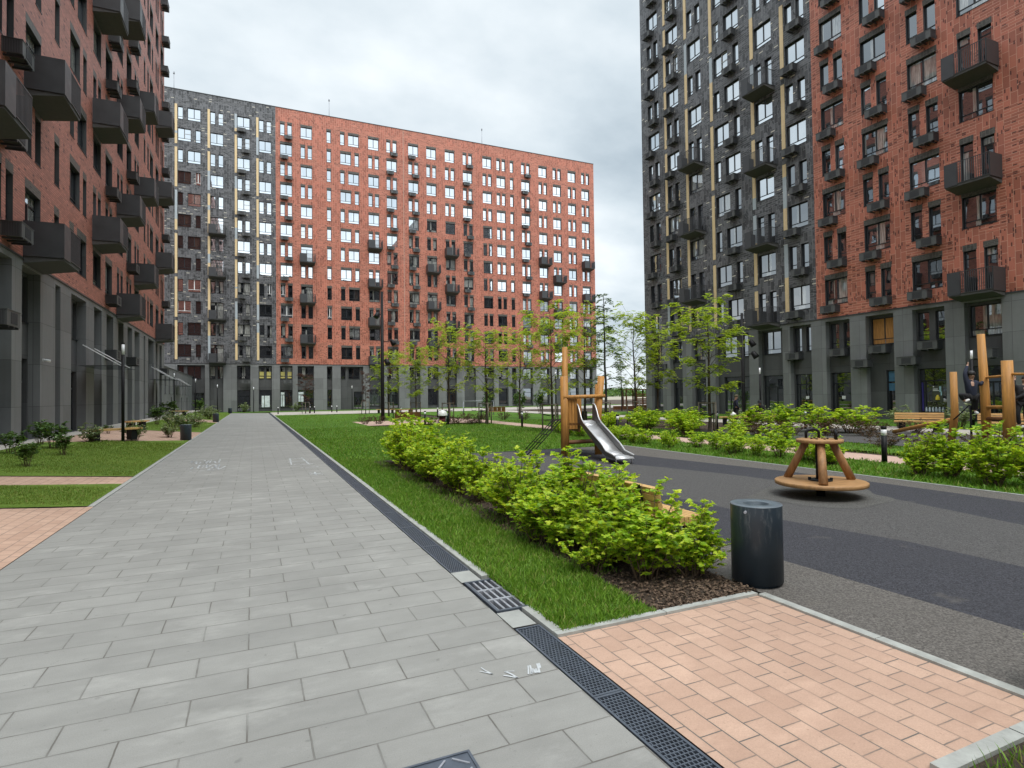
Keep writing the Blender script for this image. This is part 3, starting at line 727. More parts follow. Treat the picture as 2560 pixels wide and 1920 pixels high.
# ---- right block: tall tower, charcoal then red
B = Block('apartment_building', 'tall tower of charcoal then red tiles with cream strips, right of the playground', (32.8, 0, 0), -PI/2)
holes, lint = [], []
RR = range(12); SEAM = -25.29
def S(y): return -y
hiAC = RR
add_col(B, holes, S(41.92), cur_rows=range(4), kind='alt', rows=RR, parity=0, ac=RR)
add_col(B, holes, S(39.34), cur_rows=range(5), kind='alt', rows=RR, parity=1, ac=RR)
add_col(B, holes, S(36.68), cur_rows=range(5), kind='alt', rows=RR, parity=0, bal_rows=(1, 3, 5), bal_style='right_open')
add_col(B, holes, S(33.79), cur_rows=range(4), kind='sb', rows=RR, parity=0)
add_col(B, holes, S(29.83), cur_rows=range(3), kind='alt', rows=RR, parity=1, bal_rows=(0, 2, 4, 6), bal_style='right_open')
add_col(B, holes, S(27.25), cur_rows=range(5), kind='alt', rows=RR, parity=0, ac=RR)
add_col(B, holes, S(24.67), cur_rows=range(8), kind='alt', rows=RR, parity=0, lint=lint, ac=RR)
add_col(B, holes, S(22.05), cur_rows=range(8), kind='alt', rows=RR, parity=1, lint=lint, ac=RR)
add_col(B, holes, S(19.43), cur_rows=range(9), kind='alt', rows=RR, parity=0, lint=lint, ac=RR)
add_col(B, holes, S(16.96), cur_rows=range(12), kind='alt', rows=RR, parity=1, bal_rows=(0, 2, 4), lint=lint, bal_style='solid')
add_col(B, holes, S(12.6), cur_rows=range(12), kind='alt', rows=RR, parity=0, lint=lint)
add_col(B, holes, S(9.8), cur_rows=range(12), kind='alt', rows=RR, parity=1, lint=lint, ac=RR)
for k in RR: basket(B, S(32.45), ztop(k)-WH-.60)
TOPR = 40.62
split_z = TOPR
def split2(s0, s1, nm, mats=('dark', 'red', 'lintel', 'clad_bay')):
    mb = MB(); hs = [h for h in holes if s0 <= h[0] < s1]; ls = [l for l in lint if s0 <= l[0] < s1]
    grid_wall(mb, s0, s1, 6.2, TOPR, 0., hs, cmat, [l[0] for l in ls]+[l[1] for l in ls], [l[2] for l in ls]+[l[3] for l in ls], .16, 3)
    mb.build(nm, [M[m] for m in mats], B.e)
split2(S(42.85), SEAM, 'charcoal_wall'); split2(SEAM, S(7.2), 'red_wall')
for i, (y, off) in enumerate(((39.64, 0), (37.02, 1), (34.18, 0), (30.18, 1), (27.61, 0))): strips(B, S(y), .28, strip_segs(off, Z38), seed=20+i)
def RB(y0, y1, ops): return (S(y0), S(y1), [(S(o[0]), S(o[1]), *o[2:]) for o in ops])
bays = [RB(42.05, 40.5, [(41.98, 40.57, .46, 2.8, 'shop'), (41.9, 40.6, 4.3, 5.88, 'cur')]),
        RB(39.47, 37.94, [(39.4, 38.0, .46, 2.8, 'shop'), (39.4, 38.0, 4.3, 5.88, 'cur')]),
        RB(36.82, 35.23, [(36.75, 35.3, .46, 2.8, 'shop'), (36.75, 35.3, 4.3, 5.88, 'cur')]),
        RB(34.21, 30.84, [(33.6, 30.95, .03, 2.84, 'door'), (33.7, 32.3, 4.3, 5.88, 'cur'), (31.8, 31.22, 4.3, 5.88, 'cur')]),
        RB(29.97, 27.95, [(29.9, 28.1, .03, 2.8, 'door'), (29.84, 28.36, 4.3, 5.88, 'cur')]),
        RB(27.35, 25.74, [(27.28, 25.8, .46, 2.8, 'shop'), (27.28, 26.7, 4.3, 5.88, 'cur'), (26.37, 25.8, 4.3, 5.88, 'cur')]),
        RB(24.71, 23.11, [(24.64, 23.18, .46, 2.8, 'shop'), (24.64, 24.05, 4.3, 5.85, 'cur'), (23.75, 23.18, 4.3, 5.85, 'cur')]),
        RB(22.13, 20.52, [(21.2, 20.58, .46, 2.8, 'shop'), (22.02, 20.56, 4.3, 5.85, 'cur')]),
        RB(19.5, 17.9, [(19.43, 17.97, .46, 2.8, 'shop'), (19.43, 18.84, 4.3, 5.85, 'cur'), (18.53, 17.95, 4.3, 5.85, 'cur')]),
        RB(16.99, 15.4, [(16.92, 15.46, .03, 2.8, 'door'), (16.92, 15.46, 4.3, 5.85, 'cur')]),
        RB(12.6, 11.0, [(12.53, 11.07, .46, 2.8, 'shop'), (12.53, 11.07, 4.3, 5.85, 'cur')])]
podium(B, S(42.85), S(7.2), bays)
block_body(B, S(42.85), S(7.2), TOPR, 17, ('dark', 'red'))
for y, z in ((27.6, 3.72), (24.4, 3.74), (21.9, 3.74), (22.75, 2.96), (19.2, 3.74), (20.1, 2.96), (16.6, 3.1), (40.9, 3.7)): 
    o = place('air_conditioner_basket', AC, B.e, (S(y), -.004 if z < 3.2 else .336, z))
mb = MB()
for y, z in ((26.6, 1.15), (24.05, 1.15)): mb.box((S(y), .468, z), (S(y)+.24, .474, z+.2))
mb.build('paper_notice', M['white_pvc'], B.e)
mb = MB()   # poster in the shop window: dark card with a pale grid, a yellow figure and a blue one
y = S(18.86); mb.box((y, .466, .98), (y+.52, .470, 1.86), 0); mb.box((y+.04, .460, 1.66), (y+.28, .465, 1.70), 1); mb.box((y+.04, .460, 1.58), (y+.34, .465, 1.62), 1); mb.box((y+.04, .460, 1.78), (y+.1, .465, 1.84), 1)
mb.lathe([(.11, 0), (.10, .16), (.05, .2), (.05, .26), (0.001, .27)], 12, 2, (y+.27, .458, 1.10)); mb.box((y+.36, .460, 1.52), (y+.45, .465, 1.82), 3); mb.box((y+.42, .460, 1.34), (y+.48, .465, 1.55), 3)
mb.build('shop_poster', [simple('poster_dark', (.06, .065, .05), .6), M['white_pvc'], simple('poster_yellow', (.55, .42, .03), .6), simple('poster_blue', (.35, .55, .62), .6)], B.e)
mb = MB(); mb.box((S(19.40), .462, .50), (S(19.40)+.11, .470, 2.05)); mb.build('window_sticker', simple('blue_sticker', (.05, .04, .22), .5), B.e)
mb = MB()
for i in range(6): mb.lathe([(.055, 0), (.055, .16), (.03, .2), (.03, .25), (.001, .25)], 10, 0, (S(19.15)+i*.165, .43, .47))
mb.build('water_bottle', M['blue_panel'], B.e)
mb = MB(); mb.box((S(21.14), .462, 2.15), (S(20.62), .470, 2.74)); mb.box((S(21.14), .462, 1.62), (S(20.62), .470, 2.05)); mb.build('window_sticker', simple('blue_film', (.06, .16, .27), .4), B.e)
mb = MB(); mb.box((S(21.98), .468, 4.36), (S(21.32), .4745, 5.80)); mb.box((S(21.26), .468, 4.36), (S(20.62), .4745, 5.80)); mb.build('orange_curtain', simple('orange_curtain', (.42, .20, .055), .8, var=.45, scale=5, stretch=(6, 6, .3)), B.e)
B.put_windows()

# ---- left block: red with black balconies, close beside the camera
B = Block('apartment_building', 'red tiled tower with black box balconies beside the path', (-6.7, 0, 0), PI/2)
holes, lint = [], []
RL = range(12); SEAM = -99
add_col(B, holes, 9.5, 'alt', RL, 0, lint=lint, cur_rows=(0, 1, 2, 3, 4))
add_col(B, holes, 14.6, 'sb', RL, 0, lint=lint, cur_rows=(0, 1, 2, 3, 4))
add_col(B, holes, 18.3, 'alt', RL, 0, bal_rows=(1, 3, 5), lint=lint, bal_style='left', cur_rows=(0, 1, 2, 3, 4))
add_col(B, holes, 20.77, 'alt', RL, 1, lint=lint, ac=RL, cur_rows=(0, 1, 2, 3, 4))
add_col(B, holes, 23.28, 'alt', RL, 0, bal_rows=(0, 2), lint=lint, bal_style='left', cur_rows=(0, 1, 2, 3, 4))
add_col(B, holes, 26.28, 'slim', RL, 0, lint=lint, cur_rows=(0, 1, 2, 3, 4))
add_col(B, holes, 28.25, 'sb', RL, 0, lint=lint, cur_rows=(0, 1, 2, 3, 4))
add_col(B, holes, 31.95, 'alt', RL, 0, bal_rows=(1, 3, 5), lint=lint, bal_style='left', cur_rows=(0, 1, 2, 3, 4))
add_col(B, holes, 34.4, 'alt', RL, 0, lint=lint, ac=(0, 2, 4, 5, 6, 8), cur_rows=(0, 1, 2, 3, 4))
add_col(B, holes, 37.1, 'alt', RL, 1, bal_rows=(0, 2, 4, 6), lint=lint, bal_style='left', cur_rows=(0, 1, 2, 3, 4))
add_col(B, holes, 39.65, 'alt', RL, 1, lint=lint, ac=(1, 3, 5, 6, 7), cur_rows=(0, 1, 2, 3, 4))
add_col(B, holes, 42.15, 'alt', RL, 0, bal_rows=(1, 3, 5), lint=lint, bal_style='left', cur_rows=(0, 1, 2, 3, 4))
add_col(B, holes, 45.52, 'slim', RL, 0, lint=lint, cur_rows=(0, 1, 2, 3, 4))
add_col(B, holes, 46.95, 'sb', RL, 0, lint=lint, cur_rows=(0, 1, 2, 3, 4))
add_col(B, holes, 50.72, 'alt', RL, 0, bal_rows=(0, 2, 4, 6), lint=lint, bal_style='left', cur_rows=(0, 1, 2, 3, 4))
add_col(B, holes, 53.3, 'alt', RL, 0, lint=lint, ac=RL, cur_rows=(0, 1, 2, 3, 4))
split2(4.0, 55.4, 'red_wall', ('dark', 'red_left', 'lintel', 'clad_bay'))
bays = [(18.0, 19.5, [(18.1, 19.4, .8, 3.1, 'shop'), upw(18.1, 19.4)]),
        (19.75, 22.2, [(19.85, 22.1, .85, 3.05, 'shop'), upw(20.77, 22.1)]),
        (23.05, 24.8, [(23.12, 24.72, .36, 3.08, 'door'), upw(23.25, 23.9, 'dark'), upw(24.12, 24.77-.03, 'dark')]),
        (26.45, 27.08, [(26.5, 27.03, .8, 3.0, 'shop'), upw(26.5, 27.03, 'dark')]),
        (28.5, 30.8, [(29.9, 30.7, .36, 2.9, 'door'), upw(28.55, 29.85, 'dark'), upw(30.15, 30.75, 'dark')]),
        (32.2, 33.7, [upw(32.25, 33.6)]),
        (34.68, 36.2, [(34.75, 36.1, .9, 3.0, 'shop'), upw(34.75, 36.1)]),
        (37.45, 38.85, [(37.5, 38.8, .9, 3.0, 'shop'), upw(37.5, 38.8, 'dark')]),
        (40.0, 41.45, [(40.05, 41.4, .9, 3.0, 'shop'), upw(40.05, 41.4)]),
        (42.2, 43.95, [(42.25, 43.9, .36, 3.0, 'door'), upw(42.25, 43.85, 'dark')]),
        (45.5, 46.1, [(45.55, 46.05, .9, 3.0, 'shop'), upw(45.55, 46.05)]),
        (47.3, 49.9, [(48.9, 49.8, .36, 2.9, 'door'), upw(47.4, 49.0, 'dark')]),
        (50.8, 51.6, [(50.85, 51.55, .9, 3.0, 'shop'), upw(50.85, 51.55)]),
        (52.7, 53.9, [(52.75, 53.85, .9, 3.0, 'shop'), upw(52.75, 53.85)])]
podium(B, 4.0, 55.4, bays, zg=.34)
block_body(B, 4.0, 55.4, TOPR, 16, ('red_left', 'red_left'))
for y, z, dy in ((20.2, 3.7, 0), (34.3, 3.65, 0), (39.6, 3.65, 0), (53.0, 3.65, 0)): basket(B, y, z)
for i, (y0, y1) in enumerate(((29.2, 33.4), (47.6, 51.4))):
    mb = MB()   # glass entrance canopy hung on two rods
    mb.box((y0+.3, -1.45, 3.12), (y1, -.01, 3.14)); c = mb.build('glass_canopy', M['shop_glass'], B.e)
    for s in (y0+1.0, y0+3.0):
        r = MB(); r.tube([(s, -.01, 4.05), (s+.02, -1.4, 3.15)], .022, 6); r.build('canopy_rod', M['white_pvc'], c)
mb = MB(); mb.box((25.02, -.05, 3.02), (25.08, -.002, 3.12)); mb.tube([(25.05, -.05, 3.06), (25.08, -.22, 3.04)], .045, 8); mb.build('security_camera', M['white_pvc'], B.e)
mb = MB(); mb.box((24.15, .475, 1.25), (24.35, .485, 1.4)); mb.build('paper_notice', M['white_pvc'], B.e)
B.put_windows()

# ---- low annex that links the left block with the far one
B = Block('annex_building', 'low dark annex with narrow windows between the two red blocks', (-6.9, 0, 0), PI/2)
hl = []
mb = MB()
for i in range(8): 
    a = 57.2+i*2.75; hl.append((a, a+.9, 2.2, 3.7)); B.win.append((a, 2.2, .9, 1.5, .12, 'dark'))
for a in (60.3, 68.5, 74.1): hl.append((a+1.2, a+2.1, .36, 1.9)); B.win.append((a+1.2, .36, .9, 1.54, .12, 'door'))
grid_wall(mb, 55.42, 81.98, 0, 4.5, 0., hl, lambda s, z: 0, rm=0)
mb.face([(55.42, 0, 4.5), (81.98, 0, 4.5), (81.98, 14, 4.5), (55.42, 14, 4.5)], 0)
mb.build('wall', [M['clad']], B.e)
mb = MB(); mb.box((55.42, -.05, 4.5), (81.98, .2, 4.58)); mb.build('parapet_coping', M['metal_grey'], B.e)
mb = MB(); mb.box((64.0, -1.2, 3.0), (68.2, -.01, 3.02)); c = mb.build('glass_canopy', M['shop_glass'], B.e)
for s in (64.8, 67.2):
    r = MB(); r.tube([(s, -.01, 3.8), (s, -1.15, 3.03)], .02, 6); r.build('canopy_rod', M['white_pvc'], c)
B.put_windows()

# ---- block behind the camera that the far windows mirror
B = Block('apartment_building', 'charcoal block standing behind the viewpoint, mirrored in the far windows', (0, -31, 0), PI)
mb = MB(); hs = []
for k in range(12):
    for j in range(30): hs.append((-88+j*3.6, -86.5+j*3.6, ztop(k)-WH, ztop(k)))
grid_wall(mb, -90, 20, 0, 40.62, 0., hs, lambda s, z: 0 if z > 6.2 else 1, breaks_z=(6.2,), rm=1)
P = [(-90, .5, 0), (20, .5, 0), (20, .5, 40), (-90, .5, 40)]; mb.face(P, 2)
mb.build('wall', [M['dark'], M['clad'], M['void']], B.e)
block_body(B, -90, 20, 40.62, 14, ('dark', 'dark'))

# ------------------------------------------------------------------ small ground fittings
def drain_segment(L=.99, w=.186):
    mb = MB(); z0, z1 = -.030, .002
    mb.box((0, 0, z0), (.014, L, z1)); mb.box((w-.014, 0, z0), (w, L, z1)); mb.box((.014, 0, z0), (w-.014, .016, z1)); mb.box((.014, L-.016, z0), (w-.014, L, z1))
    n = 36; dy = (L-.032)/n; nx = 7; dx = (w-.028)/nx
    for i in range(1, n): mb.box((.014, .016+i*dy-.0035, z0), (w-.014, .016+i*dy+.0035, z1-.003))
    for i in range(n):
        for j in range(nx+1):
            x = .014+j*dx+(dx/2 if i % 2 else 0)
            if x < .016 or x > w-.018: continue
            mb.box((x-.003, .016+i*dy+.0035, z0), (x+.003, .016+(i+1)*dy-.0035, z1-.003))
    return mb.mesh('drain_grate', M['iron'])
DG = drain_segment()
ylist = [3.63-.995*(i+1) for i in range(4)]+[5.03+.995*i for i in range(66)]
for i, y in enumerate(ylist):
    o = place('drain_grate', DG, None, (1.635, y, 0))
    if i < 4: tag(o, 'dark slotted drain grate along the edge of the pink paving', 'drain', 'drain grates beside the pink paving')
    else: tag(o, 'dark slotted drain grate in the long line between grey path and lawn', 'drain', 'drain grates along the lawn')
# storm drain: frame with three rows of slots
t = thing('storm_drain', 'large worn cast iron storm drain with three rows of slots at the lawn corner', 'drain', (1.64, 3.955, 0))
mb = MB(); w, L = .37, .735; z0, z1 = -.04, .012
mb.box((0, 0, z0), (.022, L, z1)); mb.box((w-.022, 0, z0), (w, L, z1)); mb.box((.022, 0, z0), (w-.022, .022, z1)); mb.box((.022, L-.022, z0), (w-.022, L, z1))
mb.build('frame', M['iron'], t)
mb = MB(); z1 = .009
for y in (.023+(L-.046)/3-.016, .023+2*(L-.046)/3-.016): mb.box((.0225, y, z0+.01), (w-.0225, y+.032, z1))
n = 6; pitch = (w-.045)/n
for i in range(n+1):
    x = .0225+i*pitch
    for j in range(3):
        ya = .0225+j*(L-.046)/3+(.017 if j else 0); yb = .0225+(j+1)*(L-.046)/3-(.017 if j < 2 else 0)
        mb.box((max(.0225, x-.009), ya, z0+.01), (min(w-.0225, x+.009), yb, z1-.002))
mb.build('grating', M['iron_light'], t)
mb = MB(); mb.box((.0221, .0221, -.039), (w-.0221, L-.0221, -.034)); mb.build('sump', M['void'], t)
# manhole cover with raised lattice
t = thing('manhole_cover', 'square steel manhole cover with raised diamond pattern set in the grey slabs', 'manhole cover', (.30, 1.90, 0))
mb = MB(); mb.box((0, 0, -.02), (.585, .585, .003)); mb.box((0, 0, .0032), (.012, .585, .008)); mb.box((.573, 0, .0032), (.585, .585, .008)); mb.box((.0121, .573, .0032), (.5729, .585, .008)); mb.box((.0121, 0, .0032), (.5729, .012, .008))
mb.build('plate', M['iron'], t)
mb = MB()
for i in range(6):
    for j in range(6):
        rt = Matrix.Rotation(PI/4 if (i+j) % 2 else -PI/4, 3, 'Z')
        mb.obox((.06+i*.093, .06+j*.093, .0058), (.085, .009, .005), rt)
mb.build('raised_pattern', M['iron_light'], t)
# chalk: loose strokes a few mm above the slabs
M['chalk'] = simple('chalk', (.48, .50, .51), .95, var=.12, scale=40)
def chalk(name, label, strokes, wd=.018):
    mb = MB(); r = random.Random(3)
    for st in strokes:
        pts = []
        for (x0, y0), (x1, y1) in zip(st[:-1], st[1:]):
            n = max(2, int(math.hypot(x1-x0, y1-y0)/.05))
            for k in range(n): pts.append((x0+(x1-x0)*k/n+r.uniform(-.006, .006), y0+(y1-y0)*k/n+r.uniform(-.006, .006)))
        pts.append(st[-1])
        for (x0, y0), (x1, y1) in zip(pts[:-1], pts[1:]):
            if r.random() < .25: continue
            d = Vector((x1-x0, y1-y0)); 
            if d.length < 1e-4: continue
            nrm = Vector((-d.y, d.x)).normalized()*wd*r.uniform(.3, .7)
            mb.face([(x0-nrm.x, y0-nrm.y, .0045), (x1-nrm.x, y1-nrm.y, .0045), (x1+nrm.x, y1+nrm.y, .0045), (x0+nrm.x, y0+nrm.y, .0045)])
    tag(mb.build(name, M['chalk']), label, 'chalk drawing')
r = random.Random(9)
def squig(x, y, w, h, n): return [[(x+w*(i+r.uniform(-.2, .9))/n, y+h*r.random()) for _ in range(3)] for i in range(n)]
chalk('chalk_scribble', 'white chalk lettering scrawled across the left half of the grey path', squig(-1.45, 16.3, .7, 1.1, 8)+squig(-1.3, 15.2, .6, .9, 7)+[[(-1.75, 14.8), (-1.45, 14.75)], [(-1.3, 14.75), (-.6, 14.8)], [(-.95, 14.8), (-.85, 15.4), (-.7, 14.9), (-.6, 15.5)]], .034)
chalk('chalk_scribble', 'white chalk hopscotch figure near the lawn edge of the path', [[(.85, 16.4), (1.25, 16.4)], [(.8, 15.6), (1.3, 15.7)], [(.9, 14.9), (1.35, 14.9)], [(.9, 16.5), (.85, 14.9)], [(1.2, 16.6), (1.25, 14.8)], [(.95, 14.2), (1.4, 14.2)], [(1.1, 12.85), (1.33, 12.95)], [(1.2, 12.6), (1.22, 13.2)], [(1.1, 13.1), (1.35, 12.7)]], .034)
chalk('chalk_scribble', 'pale blue chalk scrawl on the slabs beside the near drain', [[(1.2, 3.16), (1.25, 3.1), (1.22, 3.2)]]+[[(1.3, 3.05), (1.36, 3.0), (1.33, 3.1), (1.42, 3.05)]]+[[(1.44+i*.012, 3.0), (1.48+i*.012, 3.1)] for i in range(7)], .009)

# ------------------------------------------------------------------ street furniture
M['wood'] = simple('orange_larch', (.46, .215, .05), .6, var=.28, scale=3, stretch=(6, 6, .6), bump=.002)
M['wood_flat'] = simple('bench_timber', (.56, .34, .13), .6, var=.22, scale=4, stretch=(1, 6, 6))
M['wood_y'] = simple('bench_timber_long', (.60, .38, .16), .6, var=.2, scale=4, stretch=(6, .8, 6))
M['wood_disc'] = simple('spinner_timber', (.35, .19, .075), .55, var=.25, scale=4, stretch=(1, 7, 1))
M['wood_leg'] = simple('spinner_log', (.33, .17, .07), .6, var=.3, scale=4, stretch=(6, 6, .7))
M['wood_cut'] = simple('cut_wood', (.75, .55, .33), .7, var=.1)
M['wood_brown'] = simple('brown_timber', (.20, .085, .030), .55, var=.25, scale=4)
M['stake'] = simple('grey_stake', (.16, .14, .11), .85, var=.25, scale=5)
M['steel'] = simple('slide_steel', (.62, .62, .62), .42, .6, var=.1, scale=3)
M['steel_in'] = simple('slide_back', (.16, .16, .16), .5, .5, var=.1)
M['bin'] = None
m, nt, out = _mat('bin_paint'); N = NB(nt); p = N.objc()
n1 = N.noise(p, 3., 6); sc1 = N.maprange(N.noise(N.mapv(p, scale=(6, 6, 1.2)), 4., 7, .75), .54, .70, 0., .7)
zz = N.xyz(p)[2]; sc1 = N.math('MULTIPLY', sc1, N.maprange(zz, .3, .6, .1, 1.))
c = N.mix(N.maprange(n1, .3, .7), (.018, .030, .042), (.030, .046, .062)); c = N.mix(sc1, c, (.17, .19, .20))
N.bsdf(out, c, N.maprange(n1, .3, .7, .34, .5), 0, N.bump(n1, .002), .5); M['bin'] = m
M['bin_rim'] = simple('bin_rim_sky_sheen', (.10, .125, .145), .38, var=.2, scale=8)  # lighter than the body: sky reflection on top put into the colour
M['lamp_glow'] = simple('lamp_diffuser', (.85, .86, .88), .3, var=.02)

def make_bin(label, loc, r=.205, h=.665, small=False):
    t = thing('litter_bin', label, 'bin', loc)
    b = MB(); b.lathe([(r-.03, 0), (r-.03, .025), (r, .026), (r, h-.006)], 44, 0); b.build('body', M['bin'], t)
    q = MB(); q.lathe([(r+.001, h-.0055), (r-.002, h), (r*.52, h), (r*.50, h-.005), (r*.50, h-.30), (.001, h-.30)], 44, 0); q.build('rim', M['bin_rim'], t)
    l = MB(); l.tube([(-r*.93, -.07, h-.045), (-r*.98-.012, -.085, h-.045)], .012, 8); l.build('lock', M['iron_light'], t); return t
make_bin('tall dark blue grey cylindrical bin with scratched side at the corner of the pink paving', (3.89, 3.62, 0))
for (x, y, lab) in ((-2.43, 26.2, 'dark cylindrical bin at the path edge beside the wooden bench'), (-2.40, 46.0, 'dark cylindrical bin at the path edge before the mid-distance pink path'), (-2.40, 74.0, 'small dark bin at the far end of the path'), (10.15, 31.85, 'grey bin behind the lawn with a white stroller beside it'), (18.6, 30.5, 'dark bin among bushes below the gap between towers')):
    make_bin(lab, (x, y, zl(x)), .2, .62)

# wooden slatted bench by the hedge: seat, leaning back and black legs
def bench(label, loc, rz, L=1.75, wood='wood_flat', group=None):
    t = thing('park_bench', label, 'bench', loc, rz, group)
    s = MB()
    for i in range(9): s.box((0, .02+i*.052, .36), (L, .062+i*.052, .435))
    s.build('seat', M[wood], t)
    b = MB(); rt = Matrix.Rotation(math.radians(-14), 3, 'X')
    for i in range(4): b.obox((L/2, .54+i*.0125, .50+i*.068), (L, .045, .058), rt)
    b.build('backrest', M[wood], t)
    for x in (.18, L-.24):
        l = MB(); l.box((x, .05, 0), (x+.06, .09, .355)); l.box((x, .44, 0), (x+.06, .48, .355)); l.box((x, .03, .33), (x+.06, .5, .356)); l.obox((x+.03, .605, .58), (.05, .012, .34), rt); l.box((x+.005, .48, .34), (x+.055, .6, .37)); l.build('leg', M['black'], t)
    return t
# the near bench looks onto the playground: its length runs along the path
bench('pale slatted wooden bench half hidden behind the near hedge, facing the playground', (3.98, 4.30, 0), PI/2, 1.75)
def back_bench(label, loc, rz, L=1.5):
    t = thing('park_bench', label, 'bench', loc, rz)
    b = MB()
    for i in range(4): b.obox((.02+L/8+i*L/4, .06, .61), (L/4-.025, .035, .34), Matrix.Rotation(math.radians(12), 3, 'X'))
    b.build('backrest', M['wood_brown'], t)
    s = MB(); s.box((0, .10, .38), (L, .5, .43)); s.build('seat', M['wood_flat'], t)
    for x in (.03, L-.09):
        l = MB(); l.box((x, .1, 0), (x+.06, .46, .379)); l.build('leg', M['black'], t)
    return t
back_bench('brown plank bench seen from behind at the far edge of the lawn', (7.25, 32.25, 0), math.radians(-24), 1.45)
back_bench('small brown bench with its back to the lawn far behind the trees', (16.7, 41.5, 0), math.radians(-24), 1.3)
def plain_bench(label, loc, rz, L, nleg=2, group=None):
    t = thing('backless_bench', label, 'bench', loc, rz, group)
    s = MB()
    for i in range(4): s.box((0, i*.10, .37), (L, .085+i*.10, .43))
    s.build('seat', M['wood_flat'], t)
    for i in range(nleg):
        x = .16+i*(L-.32-.2)/(nleg-1); l = MB(); l.box((x, .05, 0), (x+.2, .34, .369)); l.build('leg', M['black'], t)
    return t
def seat_with_rest(label, loc, rz, L=1.4):
    t = plain_bench(label, loc, rz, L); b = MB()
    for i in range(3): b.obox((L/2, .42, .52+i*.09), (L, .03, .075), Matrix.Rotation(math.radians(-10), 3, 'X'))
    b.build('backrest', M['wood_flat'], t); return t
plain_bench('long backless wooden bench on black blocks beside the near lamp post', (-4.95, 23.2, .22), math.radians(40), 1.75)
plain_bench('short backless wooden bench near the planted bed by the red tower', (-4.95, 30.3, .27), math.radians(62), 1.2)
plain_bench('small orange bench among the pale bushes far along the path', (-5.9, 52.0, .35), math.radians(30), 1.4)
plain_bench('light wooden bench before the far block behind the lawn', (11.4, 58.6, 0), 0, 1.9)
seat_with_rest('light wooden bench with low back beyond the log climbing frame', (23.2, 14.6, 0), math.radians(-62), 1.6)
seat_with_rest('light wooden bench between the climbing frame posts and the tower', (24.2, 12.2, 0), math.radians(-62), 1.5)

def lamp(label, loc, h, r=.05, gl=.36):
    t = thing('lamp_post', label, 'lamp', loc)
    b = MB(); b.tube([(0, 0, 0), (0, 0, h-gl-.05)], r, 10); b.tube([(0, 0, 0), (0, 0, .02)], r*2.2, 10); b.build('pole', M['black'], t)
    g = MB(); g.tube([(0, 0, h-gl-.05), (0, 0, h-.05)], r*.92, 12); g.build('diffuser', M['lamp_glow'], t)
    c = MB(); c.tube([(0, 0, h-.05), (0, 0, h)], r*1.0, 10); c.build('cap', M['black'], t)
for x, y, h, lab in ((-4.11, 23.76, 3.45, 'nearest slim black lamp post beside the backless bench on the left'), (-6.05, 56.0, 3.6, 'slim black lamp post before the low dark annex'), (-5.2, 65.2, 3.5, 'slim black lamp post in front of the annex end'), (-3.8, 76.0, 3.3, 'slim black lamp post before the first charcoal bay of the far block'), (.1, 79.3, 3.2, 'slim black lamp post before the glass door of the far block'), (12.0, 78.2, 3.3, 'short lamp post before the wide dark bay of the far block'),
                     (26.54, 24.2, 3.09, 'slim black lamp post beside the dark tower entrance'), (20.2, 37.0, 3.4, 'slim lamp post seen between the slide and the far block')):
    lamp(lab, (x, y, zl(x)), h)
def flood(label, loc, h, heads, r=.105):
    t = thing('floodlight_pole', label, 'lamp', loc)
    b = MB(); b.tube([(0, 0, 0), (0, 0, 1.2), (0, 0, h)], [r*1.15, r*1.1, r*.8], 12); b.build('pole', M['black'], t)
    for z, ang, ln in heads:
        d = Vector((math.cos(ang), math.sin(ang), 0)); f = MB()
        f.tube([d*r*.5+Vector((0, 0, z)), d*(ln-.12)+Vector((0, 0, z))], .03, 6)
        a = d*ln+Vector((0, 0, z+.10)); ax = (d*.55+Vector((0, 0, -.85))).normalized()
        f.tube([a-ax*.05, a+ax*.02, a+ax*.25, a+ax*.40], [.06, .14, .17, .175], 14); f.build('floodlight', M['black'], t)
flood('tall black pole with three round floodlights at the edge of the lawn', (8.12, 39.6, 0), 8.9, [(7.3, 3.6, .30), (5.45, -.3, .62), (4.1, -.9, .30)], .115)
flood('tall black pole with floodlights standing before the tower entrance', (26.5, 25.4, 0), 6.35, [(5.5, 2.7, .35), (4.6, -.7, .42), (3.9, -.9, .55)], .095)
def bollard(label, loc, h=.83, group=None):
    t = thing('bollard_light', label, 'bollard', loc, 0, group); r = .056
    b = MB(); b.tube([(0, 0, 0), (0, 0, h-.20)], r, 14); b.build('post', M['black'], t)
    g = MB(); g.tube([(0, 0, h-.20), (0, 0, h-.07)], r*.97, 14); g.build('diffuser', M['lamp_glow'], t)
    c = MB(); c.tube([(0, 0, h-.07), (0, 0, h)], r, 14); c.build('cap', M['black'], t); return t
b0 = None
for x, y, lab in ((12.66, 8.19, 'black bollard light with white band by the pink path near the spinner'), (12.95, 18.75, 'black bollard light just right of the slide'), (12.4, 26.3, 'black bollard light beside the pale path left of the slide'), (8.75, 31.25, 'black bollard light at the end of the brown plank bench'), (18.1, 18.85, 'black bollard light under the staked tree before the tower'), (22.0, 17.65, 'black bollard light in the bushes before the shop windows'), (19.6, 26.5, 'black bollard light below the gap between the towers'), (2.45, 66.1, 'black bollard light at the far end of the drain line'), (5.75, 66.8, 'left one of two black bollards before the dark red tree'), (6.15, 66.3, 'right one of two black bollards before the dark red tree'), (8.3, 69.0, 'left one of two bollards before the narrow slot bay'), (8.8, 68.5, 'right one of two bollards before the narrow slot bay'), (11.0, 46.5, 'bollard light behind the brown bench between young trees'), (13.2, 43.5, 'bollard light beyond the paved seating area'), (14.8, 38.2, 'bollard light by the paved seating area under the trees')):
    b0 = bollard(lab, (x, y, 0), group='bollard lights') if b0 is None else (dup(b0, (x, y, 0), 0, lab) and b0)

